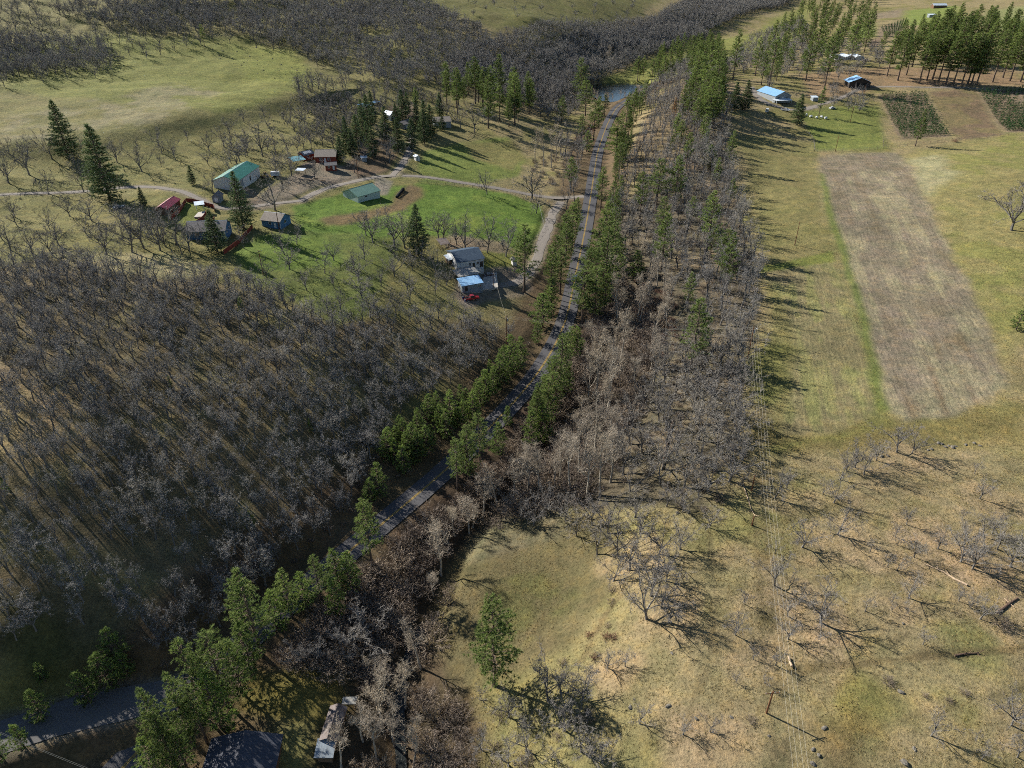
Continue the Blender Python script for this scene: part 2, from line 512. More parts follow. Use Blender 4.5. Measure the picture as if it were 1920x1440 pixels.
# valley meadow beyond the pond
paint(zone([(1125,150),(1250,100),(1330,75),(1420,60),(1500,10),(1530,-5),(1500,80),(1400,110),(1280,140)], 2, 3), np.array(rgb(138, 142, 60)), 0.9)
# forest floors
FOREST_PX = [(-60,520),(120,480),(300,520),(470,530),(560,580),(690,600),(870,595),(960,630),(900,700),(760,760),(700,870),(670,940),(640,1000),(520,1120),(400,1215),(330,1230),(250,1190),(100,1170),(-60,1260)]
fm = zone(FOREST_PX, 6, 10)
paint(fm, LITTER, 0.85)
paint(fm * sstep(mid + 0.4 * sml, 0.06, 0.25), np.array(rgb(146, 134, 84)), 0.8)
paint(zone([(-60,690),(60,710),(200,760),(230,840),(60,860),(-60,840)], 8, 8), np.array(rgb(186, 160, 112)), 0.7)
paint(zone([(100,470),(330,475),(420,520),(330,520),(150,505)], 3, 4), np.array(rgb(180, 168, 118)), 0.7)
paint(zone([(0,1130),(150,1120),(190,1250),(60,1260),(0,1230)], 5, 6), np.array(rgb(84, 88, 44)), 0.7)
paint(band(np.array(ROAD), 16, 5) * (0.6 + 0.4 * (gx < 200)), np.array(rgb(112, 92, 68)), 0.9)
paint(band(np.array(CREEK), 13, 5), np.array(rgb(84, 68, 54)), 0.9)
BELT_PX = [(1110,440),(1230,330),(1360,240),(1390,420),(1420,520),(1410,620),(1390,760),(1400,900),(1330,960),(1180,950),(1000,960),(880,1000),(1000,860),(1100,740),(1180,600)]
paint(zone(BELT_PX, 3, 5), np.array(rgb(106, 96, 80)), 0.85)
paint(zone(BELT_PX, 3, 5) * sstep(mid, 0.05, 0.2), np.array(rgb(142, 124, 94)), 0.7)
paint(zone([(1150,330),(1230,200),(1330,120),(1370,260),(1300,330)], 3, 5), np.array(rgb(140, 118, 86)), 0.8)
# lower middle: dry meadow by the creek and tan slope
paint(zone([(830,1090),(880,1010),(1000,970),(1120,960),(1170,1000),(1150,1110),(1090,1200),(990,1260),(880,1290),(800,1200)], 3, 6), np.array(rgb(118, 107, 70)), 0.95)
paint(zone([(900,1090),(1040,1040),(1090,1120),(1010,1210),(900,1220)], 5, 6) * sstep(mid + .5 * sml + .1, 0, .2), np.array(rgb(106, 104, 56)), 0.9)
paint(zone([(860,1010),(960,965),(1060,955),(1050,1000),(900,1060)], 3, 4), np.array(rgb(142, 136, 112)), 0.35)
paint(zone([(1380,860),(1930,800),(1930,1460),(1330,1460),(1200,1300),(1160,1180),(1300,980)], 4, 8), np.array(rgb(158, 142, 98)), 0.95)
sl = zone([(1380,860),(1930,800),(1930,1460),(1330,1460),(1200,1300),(1160,1180),(1300,980)], 4, 8)
paint(sl * sstep(big + mid * 0.9, 0.04, 0.24), np.array(rgb(146, 136, 76)), 0.8)
paint(sl * sstep(fbm(gx, gy, 22, 4, 21) + sml * .3, 0.12, 0.3), np.array(rgb(176, 154, 112)), 0.85)
paint(sl * sstep(fbm(gx, gy, 30, 3, 22), 0.2, 0.3), np.array(rgb(128, 130, 60)), 0.5)
paint(zone([(1560,1260),(1680,1265),(1700,1330),(1640,1400),(1540,1380)], 5, 8), np.array(rgb(130, 126, 58)), 0.7)
paint(zone([(1500,1360),(1640,1330),(1680,1440),(1520,1460)], 5, 8) * sstep(sml + .2, 0, .3), np.array(rgb(124, 100, 56)), 0.6)
# bottom yard between the pines and the shed
paint(zone([(470,1260),(640,1265),(650,1330),(600,1380),(500,1360),(440,1330)], 3, 4), np.array(rgb(128, 116, 48)), 0.9)
# plateau grass
paint(zone([(1390,250),(1530,265),(1540,400),(1600,570),(1655,770),(1460,820),(1410,700),(1440,600),(1430,480)], 3, 6), np.array(rgb(138, 130, 74)), 0.9)
paint(zone([(1690,290),(1930,240),(1930,640),(1880,700),(1780,450)], 4, 8), np.array(rgb(156, 146, 84)), 0.9)
paint(zone([(1690,290),(1930,240),(1930,640),(1880,700),(1780,450)], 4, 8) * sstep(mid + big, 0.02, 0.2), np.array(rgb(140, 138, 68)), 0.9)
paint(zone([(1700,300),(1760,290),(1790,330),(1740,370),(1710,340)], 4, 6), np.array(rgb(176, 170, 128)), 0.7)
paint(zone([(1400,800),(1650,790),(1930,760),(1930,840),(1700,835),(1440,850)], 3, 8), np.array(rgb(134, 122, 64)), 0.85)
paint(zone([(1430,640),(1480,640),(1490,720),(1430,760),(1400,700)], 3, 6), np.array(rgb(120, 122, 52)), 0.6)
# ploughed / stubble fields
F1 = zone([(1536,293),(1600,288),(1686,286),(1720,345),(1760,430),(1815,530),(1865,640),(1885,720),(1790,775),(1700,795),(1668,765),(1640,670),(1606,560),(1570,450),(1546,370)], 2.0, 3)
F2 = zone([(1424,512),(1500,498),(1566,490),(1590,560),(1622,660),(1650,775),(1560,812),(1462,815),(1478,760),(1500,660),(1470,560)], 1.2, 4)
# row direction along the strip between the fields
_a = ground(1546, 372); _b = ground(1664, 765)
ROW_ANG = math.atan2(_b.y - _a.y, _b.x - _a.x)
rx = -math.sin(ROW_ANG) * gx + math.cos(ROW_ANG) * gy          # across the rows
rl = math.cos(ROW_ANG) * gx + math.sin(ROW_ANG) * gy
streak = fbm(rx, rl * 0.06, 3.0, 4, 31)
paint(F1, np.array(rgb(142, 129, 108)), 0.95)
paint(F1 * sstep(streak + mid * .6, 0.0, 0.25), np.array(rgb(164, 152, 116)), 0.8)
paint(F1 * sstep(-streak - mid * .4, 0.05, 0.3), np.array(rgb(140, 124, 98)), 0.8)
paint(F2, np.array(rgb(148, 136, 94)), 0.85)
paint(F2 * sstep(streak + mid + .05, 0.0, 0.25), np.array(rgb(150, 148, 82)), 0.8)
paint(zone([(1740,640),(1880,600),(1890,730),(1790,770),(1700,790)], 2, 5) * sstep(-streak, -0.05, 0.15), np.array(rgb(134, 112, 78)), 0.7)
ROWS = np.clip(F1 + F2, 0, 1)
paint(zone([(1536,325),(1544,325),(1562,400),(1590,480),(1618,560),(1668,770),(1648,772),(1602,562),(1574,480),(1548,400)], 1.0, 2), np.array(rgb(112, 126, 48)), 0.9)
paint(zone([(1425,500),(1560,470),(1566,490),(1424,512)], 0.8, 1), np.array(rgb(124, 136, 46)), 0.8)
paint(zone([(1660,755),(1675,800),(1500,835),(1440,850),(1430,840),(1600,805)], 1.5, 3), np.array(rgb(124, 128, 52)), 0.6)
# farm, upper right
paint(zone([(1525,262),(1530,284),(1660,280),(1650,200),(1560,195),(1500,215)], 2, 3), np.array(rgb(124, 136, 50)), 0.85)
paint(zone([(1340,150),(1400,165),(1400,205),(1345,200)], 2, 3), np.array(rgb(174, 146, 112)), 0.8)
paint(zone([(1500,140),(1660,125),(1900,130),(1930,160),(1660,165),(1520,190)], 3, 4), np.array(rgb(160, 128, 96)), 0.8)
FARM_SOIL = np.array(rgb(148, 128, 104))
PLOT_A = [(1648,178),(1735,173),(1782,256),(1690,262)]
PLOT_B = [(1742,171),(1828,168),(1882,252),(1800,262)]
PLOT_C = [(1832,172),(1935,166),(1945,246),(1887,249)]
PLOT_D = [(1648,52),(1703,33),(1690,60),(1664,74),(1640,68)]
for p in (PLOT_A, PLOT_C, PLOT_D): paint(zone(p, 0.4, 1), FARM_SOIL, 0.9)
paint(zone(PLOT_B, 0.4, 1), np.array(rgb(134, 112, 86)), 0.95)
mB = zone(PLOT_B, 0.2, 0)
paint(mB * sstep(mid, -.05, .1), np.array(rgb(134, 122, 74)), 0.6)
paint(zone([(1604,32),(1696,14),(1690,32),(1620,36)], 0.3, 1), np.array(rgb(150, 132, 108)), 0.9)
paint(zone([(1590,50),(1640,42),(1640,70),(1600,72)], 0.5, 1), np.array(rgb(128, 146, 56)), 0.9)
paint(zone([(1700,20),(1800,10),(1790,50),(1690,48)], 0.8, 1), np.array(rgb(132, 148, 58)), 0.9)
paint(zone([(1850,22),(1930,8),(1930,60),(1870,60)], 1, 2), np.array(rgb(150, 158, 90)), 0.8)
paint(zone([(1624,75),(1660,68),(1655,85),(1630,88)], 0.3, 1), np.array(rgb(146, 122, 100)), 0.9)
# houses bench, left
LAWN = np.array(rgb(104, 136, 32))
l1 = zone([(548,388),(600,372),(650,360),(720,352),(790,344),(870,350),(950,362),(1015,385),(1022,430),(985,470),(900,452),(800,440),(690,450),(620,462),(560,430)], 1.2, 2)
paint(l1, LAWN, 0.95)
paint(l1 * sstep(mid, 0.05, 0.25), np.array(rgb(134, 150, 48)), 0.7)
paint(zone([(560,430),(640,440),(760,445),(700,560),(640,620),(560,570),(470,520),(440,480),(480,440)], 4, 5), np.array(rgb(106, 120, 48)), 0.85)
paint(zone([(780,345),(795,285),(850,270),(950,255),(985,300),(975,330),(900,345)], 2, 3), np.array(rgb(118, 136, 44)), 0.85)
paint(zone([(870,268),(960,262),(985,300),(960,320),(890,300)], 3, 4), np.array(rgb(144, 132, 74)), 0.8)
paint(zone([(600,412),(660,400),(720,388),(745,362),(770,345),(795,352),(792,372),(760,392),(700,408),(640,425),(605,424)], 2.6, 3), np.array(rgb(136, 108, 78)), 0.9)
paint(zone([(560,365),(600,350),(680,338),(720,322),(680,320),(640,310),(600,300),(570,305),(545,330),(510,350),(480,372),(470,392),(510,392)], 1.2, 2), np.array(rgb(146, 132, 116)), 0.9)
paint(zone([(700,325),(735,340),(730,362),(712,368),(700,345)], 0.8, 1), np.array(rgb(158, 146, 132)), 0.9)
paint(zone([(640,315),(690,260),(735,255),(745,290),(730,325),(680,335)], 2, 3), np.array(rgb(120, 96, 76)), 0.85)
paint(zone([(725,200),(775,190),(785,225),(750,235),(735,222)], 1, 2), np.array(rgb(150, 128, 108)), 0.9)
paint(zone([(420,345),(480,355),(500,392),(440,400)], 1.5, 2), np.array(rgb(146, 128, 108)), 0.85)
paint(zone([(845,440),(950,452),(950,475),(850,470),(830,460)], 1.2, 2), np.array(rgb(164, 142, 116)), 0.9)
paint(zone([(905,470),(968,478),(958,515),(905,510)], 1, 1), np.array(rgb(134, 138, 52)), 0.9)
paint(zone([(858,505),(990,500),(1000,540),(965,560),(915,565),(870,580),(855,560)], 1.2, 2), np.array(rgb(148, 132, 116)), 0.9)
paint(zone([(320,405),(350,380),(398,385),(380,420),(330,428),(315,425)], 0.5, 1), np.array(rgb(120, 130, 44)), 0.9)
paint(zone([(440,470),(500,440),(600,440),(640,470),(640,500),(560,505),(470,510)], 2, 3), np.array(rgb(108, 134, 34)), 0.8)
# verges
for nm, (ln, zl, hw) in DRV.items():
    paint(band(ln, hw + 0.6, 1.2), np.array(rgb(150, 138, 118)), 0.7)
# leaf litter lying round the single oaks of the dry slope
for u_, v_ in [(1504,1026),(1570,1003),(1700,984),(1758,1029),(1802,1054),(1824,1067),(1843,1006),(1894,1063),(1631,1034),(1714,1045),(1681,1069),(1705,1122),(1673,1128),(1798,1127),(1837,1161),(1538,1168),(1453,1098),(1477,1155),(1498,1133),(1395,1132),(1378,1190),(1478,1198),(1413,1237),(1453,1247),(1330,1372),(1280,1377),(1745,1380),(1897,1360),(1453,933),(1603,877),(1643,863),(1683,848),(1563,943),(1837,935),(1160,1043),(1182,1070),(1213,1160),(1253,1167),(1220,1117),(1140,1253)]:
    g_ = ground(u_, v_); k_ = np.where((abs(gx - g_.x - 2) < 11) & (abs(gy - g_.y + 1.5) < 11))[0]
    d_ = np.sqrt((gx[k_] - g_.x - 2) ** 2 + (gy[k_] - g_.y + 1.5) ** 2)
    m_ = np.zeros(N); m_[k_] = sstep(1.15 - d_ / 7.0 + 1.6 * mid[k_] + 1.2 * sml[k_], 0.1, .75)
    paint(m_, np.array(rgb(168, 144, 106)), 0.65)
# worn animal trails
for px_, w_ in (([(1420,1100),(1500,1080),(1600,1090),(1700,1060),(1800,1075),(1930,1050)], .3), ([(1440,1440),(1500,1360),(1560,1290),(1640,1230),(1700,1190)], .35), ([(1560,1440),(1620,1370),(1690,1340),(1800,1330),(1930,1290)], .3), ([(1250,1440),(1300,1330),(1340,1230),(1350,1120),(1330,1000)], .35), ([(1400,1010),(1500,960),(1620,930),(1760,900),(1930,880)], .3), ([(930,1260),(1000,1180),(1060,1090),(1150,1010)], .3), ([(1450,1440),(1440,1300),(1425,1100),(1410,900)], .5), ([(1480,1440),(1462,1300),(1445,1100),(1428,900)], .4)):
    paint(band(densify(smooth_line(poly_world(px_), 1), 1.0), w_, .45), np.array(rgb(118, 104, 72)), 0.5)
# faint footpath and tracks on the dry slope
for px, w in (([(1490,1258),(1560,1248),(1650,1240),(1760,1228),(1850,1222),(1930,1214)], 0.6), ([(1090,1240),(1130,1160),(1180,1090),(1240,1020),(1250,980)], 0.35)):
    paint(band(densify(poly_world(px), 1.0), w, 0.5), np.array(rgb(116, 100, 66)), 0.7)
GC *= (1 + 0.5 * sml[:, None] * 0.8 + 0.35 * mid[:, None])
lum_ = (GC * np.array([.3, .5, .2])).sum(1, keepdims=True)
GC = np.clip((GC * 0.82 + lum_ * 0.18) * 0.69, 0.005, 0.8)

# ground mesh
def grid_mesh(name):
    ny, nx = NYX
    me = bpy.data.meshes.new(name)
    me.vertices.add(N); me.vertices.foreach_set('co', np.c_[gx, gy, Z].ravel())
    j, i = np.meshgrid(np.arange(ny - 1), np.arange(nx - 1), indexing='ij')
    a = (j * nx + i).ravel()
    quads = np.c_[a, a + 1, a + nx + 1, a + nx]
    nf = len(quads)
    me.loops.add(nf * 4); me.loops.foreach_set('vertex_index', quads.ravel())
    me.polygons.add(nf); me.polygons.foreach_set('loop_start', np.arange(nf) * 4); me.polygons.foreach_set('loop_total', np.full(nf, 4))
    me.polygons.foreach_set('use_smooth', np.ones(nf, bool))
    at = me.attributes.new('soil', 'FLOAT_COLOR', 'POINT')
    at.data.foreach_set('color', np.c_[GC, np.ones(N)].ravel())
    at = me.attributes.new('rows', 'FLOAT', 'POINT'); at.data.foreach_set('value', ROWS)
    me.update(); me.validate()
    return me

t = NT('ground_mat')
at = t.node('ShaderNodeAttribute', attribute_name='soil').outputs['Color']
rw = t.node('ShaderNodeAttribute', attribute_name='rows').outputs['Fac']
co = t.coord('Object')
n1 = t.noise(1.7, 6, 0.75, co); n2 = t.noise(0.35, 6, 0.7, co); n3 = t.noise(0.09, 4, 0.6, co)
rowco = t.mapping(co, (0.25, 1, 1), (0, 0, 0))
mp = t.node('ShaderNodeMapping'); mp.vector_type = 'POINT'
mp.inputs['Rotation'].default_value = (0, 0, -ROW_ANG); t.link(co, mp.inputs['Vector'])
mp2 = t.mapping(mp.outputs[0], (0.16, 1.0, 1.0))
n4 = t.noise(1.5, 5, 0.7, mp2)
c = t.mix(at, t.ramp(n1, [(0.25, 0.42), (0.5, 1.0), (0.75, 1.55)]), 0.85, 'MULTIPLY')
c = t.mix(c, t.ramp(n2, [(0.3, (0.62, 0.68, 0.66)), (0.5, (1, 1, 1)), (0.7, (1.36, 1.24, 1.06))]), 0.9, 'MULTIPLY')
c = t.mix(c, t.ramp(n3, [(0.3, (0.86, 0.92, 0.8)), (0.7, (1.12, 1.06, 1.08))]), 0.8, 'MULTIPLY')
sx_ = t.node('ShaderNodeSeparateXYZ'); t.link(mp.outputs[0], sx_.inputs[0])
wob_ = t.math('ADD', t.math('MULTIPLY', sx_.outputs[1], 4.2), t.math('MULTIPLY', t.noise(0.4, 3, 0.6, co), 2.2))
rowl = t.math('ADD', t.math('MULTIPLY', t.math('SINE', wob_), 0.5), 0.5)
n4 = t.math('ADD', t.math('MULTIPLY', n4, 0.86), t.math('MULTIPLY', rowl, 0.09))
rc = t.mix(c, t.ramp(n4, [(0.3, 0.78), (0.5, 1.0), (0.7, 1.2)]), 1.0, 'MULTIPLY')
c = t.mix(c, rc, rw)
t.color(c); t.rough(0.95); t.b.inputs['Specular IOR Level'].default_value = 0.08
hh = t.math('ADD', t.math('MULTIPLY', n1, 0.55), t.math('MULTIPLY', n2, 0.9))
hh = t.math('ADD', hh, t.math('MULTIPLY', t.math('MULTIPLY', n4, rw), 0.4))
t.bump(hh, 0.55, 0.8)
ground_me = grid_mesh('ground')
ground_me.materials.append(t.mat)
ground_ob = put('ground', ground_me)
tag(ground_ob, 'rolling ground of dry grass, pasture and leaf litter', 'ground', kind='structure')

# ------------------------------------------------------------------ paved road, drives, water
def strip(name, line, zl, offs, lift, mat, wob=0.0):
    """a sheet along line; offs = lateral offsets of its edges"""
    d = np.gradient(line, axis=0); d /= np.linalg.norm(d, axis=1)[:, None]
    nrm = np.c_[-d[:, 1], d[:, 0]]
    vs = []; fs = []
    k = len(offs)
    for i in range(len(line)):
        for j, o in enumerate(offs):
            if wob and j in (0, k - 1): o = o + (vnoise(np.array([i * 0.35]), np.array([j * 7.7]))[0] - 0.5) * wob * 2
            p = line[i] + nrm[i] * o
            vs.append((p[0], p[1], float(zl[i]) + lift - (0.05 if (wob and j in (0, k-1)) else 0)))
    for i in range(len(line) - 1):
        for j in range(k - 1):
            a = i * k + j
            fs.append((a, a + 1, a + k + 1, a + k) if False else (a, a + k, a + k + 1, a + 1))
    mb = MB(); mb.add(vs, fs)
    o = mb.build(name, mat)
    return o
t = NT('asphalt_mat'); co = t.coord('Object')
f = t.noise(0.25, 5, 0.7, co); g = t.noise(9, 3, 0.6, co)
c = t.mix(rgb(68, 68, 72), rgb(88, 86, 86), f); c = t.mix(c, t.ramp(g, [(0.3, 0.8), (0.7, 1.15)]), 0.7, 'MULTIPLY')
t.color(c); t.rough(0.8); t.bump(g, 0.02); ASPHALT = t.mat
t = NT('old_asphalt_mat'); co = t.coord('Object')
f = t.noise(0.3, 5, 0.75, co, 1.0)
t.color(t.mix(rgb(88, 88, 90), rgb(112, 108, 104), f)); t.rough(0.85); t.bump(t.noise(8, 3, 0.6, co), 0.02); OLD_ASPHALT = t.mat
t = NT('gravel_mat'); co = t.coord('Object')
f = t.noise(0.5, 5, 0.75, co); g = t.noise(5, 4, 0.7, co)
c = t.mix(rgb(112, 105, 98), rgb(138, 130, 120), f); c = t.mix(c, t.ramp(g, [(0.3, 0.75), (0.7, 1.2)]), 0.7, 'MULTIPLY')
t.color(c); t.rough(0.95); t.bump(g, 0.05); GRAVEL = t.mat
t = NT('road_paint_mat'); co = t.coord('Object')
t.color(t.mix(rgb(160, 130, 56), rgb(118, 104, 66), t.ramp(t.noise(2, 5, 0.8, co), [(0.4, 0.0), (0.7, 1.0)]))); t.rough(0.7); YPAINT = t.mat
t = NT('water_mat'); t.color((0.012, 0.02, 0.022)); t.rough(0.08); t.b.inputs['Specular IOR Level'].default_value = 0.5
t.bump(t.noise(1.5, 3, 0.5, t.coord('Object')), 0.03); WATER = t.mat

ro = strip('paved_road', ROAD, ROADZ, [-3.3, -1.7, 0, 1.7, 3.3], 0.05, ASPHALT)
tag(ro, 'two-lane asphalt road winding up the valley with yellow centre line', 'road', kind='structure')
for o_ in (-0.17, 0.17):
    ln_ = strip('centre_line', ROAD, ROADZ, [o_ - 0.11, o_ + 0.11], 0.062, YPAINT)
    ln_.parent = ro
for nm, (ln, zl, hw) in DRV.items():
    if nm == 'paved_pullout':
        o = strip('paved_side_road', ln, zl, [-hw, -hw/2, 0, hw/2, hw], 0.045, OLD_ASPHALT, 0.3)
        tag(o, 'shaded asphalt side road joining the main road at the bottom', 'road', kind='structure')
    else:
        o = strip('gravel_drive', ln, zl, [-hw, -hw*.6, 0, hw*.6, hw], 0.03, GRAVEL, 0.45)
        lab = {'gravel_drive_compound': 'gravel drive running past the pale green barn to the road',
               'gravel_drive_hillside': 'gravel drive crossing the hillside behind the red roofed shed',
               'gravel_lane_house': 'short gravel lane down to the dark roofed house',
               'gravel_drive_north': 'gravel drive climbing towards the upper grey house',
               'gravel_drive_farm': 'curved drive beside the blue roofed farmhouse',
               'gravel_track_barn': 'farm track passing the barn below the pine grove'}[nm]
        tag(o, lab, 'drive', kind='structure')
kc_ = int(np.argmax(np.array([pix((a[0], a[1], z))[1] for a, z in zip(CREEK, CREEKZ)]) < 1160))
t = NT('creek_water_mat'); t.color((0.012, 0.015, 0.014)); t.rough(0.35); t.b.inputs['Specular IOR Level'].default_value = 0.3
t.bump(t.noise(3.0, 3, 0.6, t.coord('Object')), 0.08)
co_ = strip('creek_water', CREEK[:kc_], CREEKZ[:kc_], [-1.0, -.5, .5, 1.0], -1.5, t.mat)
tag(co_, 'dark narrow creek running through the thicket below the road', 'creek', kind='structure')
mb = MB()
pp = densify([tuple(p) for p in POND] + [tuple(POND[0])], 3.0)[:-1]
pp = np.array([p for p in smooth_line(pp, 3)])
mb.add([(x, y, POND_Z) for x, y in pp], [tuple(range(len(pp)))])
po = mb.build('pond_water', WATER)
if po.data.polygons[0].normal.z < 0: po.data.flip_normals()
tag(po, 'small pond reflecting the sky behind bare trees', 'pond', kind='structure')
# ------------------------------------------------------------------ plants
def leafy(name, c1, c2, trans=0.25, rough=0.7, info=0.18, warm=None):
    t = NT(name)
    oi = t.node('ShaderNodeObjectInfo').outputs['Random']
    at = t.node('ShaderNodeAttribute', attribute_name='tint').outputs['Fac']
    c = t.mix(c1, c2, at)
    c = t.mix(c, t.ramp(oi, [(0.0, (1 - info, 1 - info, 1 - info)), (0.5, (1, 1, 1)), (1.0, (1 + info * 1.1, 1 + info, 1 + info * .5))]), 1.0, 'MULTIPLY')
    t.color(c); t.rough(rough); t.b.inputs['Specular IOR Level'].default_value = 0.2
    if trans > 0:
        tr = t.node('ShaderNodeBsdfTranslucent'); t.link(c, tr.inputs['Color'])
        mx = t.node('ShaderNodeMixShader'); mx.inputs[0].default_value = trans
        t.link(t.b.outputs[0], mx.inputs[1]); t.link(tr.outputs[0], mx.inputs[2]); t.link(mx.outputs[0], t.out.inputs['Surface'])
    return t.mat
PINE_NEEDLE = leafy('pine_needle_mat', rgb(88, 108, 58), rgb(146, 160, 90), 0.3)
YOUNG_NEEDLE = leafy('young_pine_needle_mat', rgb(84, 108, 54), rgb(142, 160, 84), 0.3)
FIR_NEEDLE = leafy('fir_needle_mat', rgb(74, 92, 60), rgb(120, 136, 90), 0.2)
FARM_NEEDLE = leafy('farm_needle_mat', rgb(42, 78, 40), rgb(72, 106, 56), 0.15)
DRY_NEEDLE = leafy('dry_needle_mat', rgb(150, 112, 70), rgb(176, 138, 90), 0.2)
PINE_BARK = mat_mottled('pine_bark_mat', rgb(84, 74, 66), rgb(112, 96, 82), 2.0, 0.95, 0.03, info=0.15)
OAK_BARK = mat_mottled('oak_bark_mat', rgb(92, 88, 84), rgb(130, 126, 120), 1.5, 0.95, 0.02, info=0.15)
OAK_TWIG = leafy('oak_twig_mat', rgb(115, 111, 107), rgb(160, 156, 151), 0.0, 0.95, 0.22)
GREY_TWIG = leafy('grey_twig_mat', rgb(104, 99, 95), rgb(144, 139, 132), 0.0, 0.95, 0.22)
ALDER_BARK = mat_mottled('alder_bark_mat', rgb(142, 132, 118), rgb(176, 168, 152), 1.5, 0.9, 0.01, info=0.12)
ALDER_TWIG = leafy('alder_twig_mat', rgb(150, 136, 118), rgb(182, 170, 152), 0.0, 0.9, 0.16)
BRUSH_TWIG = leafy('brush_twig_mat', rgb(104, 93, 84), rgb(150, 136, 122), 0.0, 0.95, 0.25)
RED_TWIG = leafy('red_twig_mat', rgb(116, 88, 74), rgb(146, 114, 96), 0.0, 0.95, 0.2)

def rvec(r):
    while True:
        v = Vector((r.uniform(-1, 1), r.uniform(-1, 1), r.uniform(-1, 1)))
        if 0.05 < v.length < 1: return v.normalized()

def limb(r, p, d, length, segs, wob, lift):
    """a gnarled line of points from p along d"""
    pts = [p.copy()]; d = d.normalized(); s = length / segs
    for i in range(segs):
        d = (d + rvec(r) * wob + Vector((0, 0, lift))).normalized()
        pts.append(pts[-1] + d * s)
    return pts

class Tris:
    """loose thin triangles with a tint value each"""
    def __init__(self): self.v = []; self.t = []
    def blade(self, p, d, w, tint, side=None):
        s = d.cross(side if side is not None else Vector((0.3, 0.2, 0.93)))
        if s.length < 1e-6: s = Vector((1, 0, 0))
        s = s.normalized() * (w * 0.5)
        self.v += [(p + s)[:], (p - s)[:], (p + d)[:]]; self.t.append(tint)

def mesh_with_tris(name, mb, tr, mats, mb_tint=0.3):
    """tube mesh plus loose triangles in one mesh; tint attribute per face"""
    nv0 = len(mb.v)
    verts = mb.v + tr.v
    faces = mb.f + [(nv0 + 3*i, nv0 + 3*i + 1, nv0 + 3*i + 2) for i in range(len(tr.t))]
    me = bpy.data.meshes.new(name)
    me.from_pydata(verts, [], faces)
    for m in mats: me.materials.append(m)
    mi = [0] * len(mb.f) + [len(mats) - 1] * len(tr.t)
    me.polygons.foreach_set('material_index', mi)
    at = me.attributes.new('tint', 'FLOAT', 'FACE')
    at.data.foreach_set('value', [mb_tint] * len(mb.f) + tr.t)
    me.update()
    return me

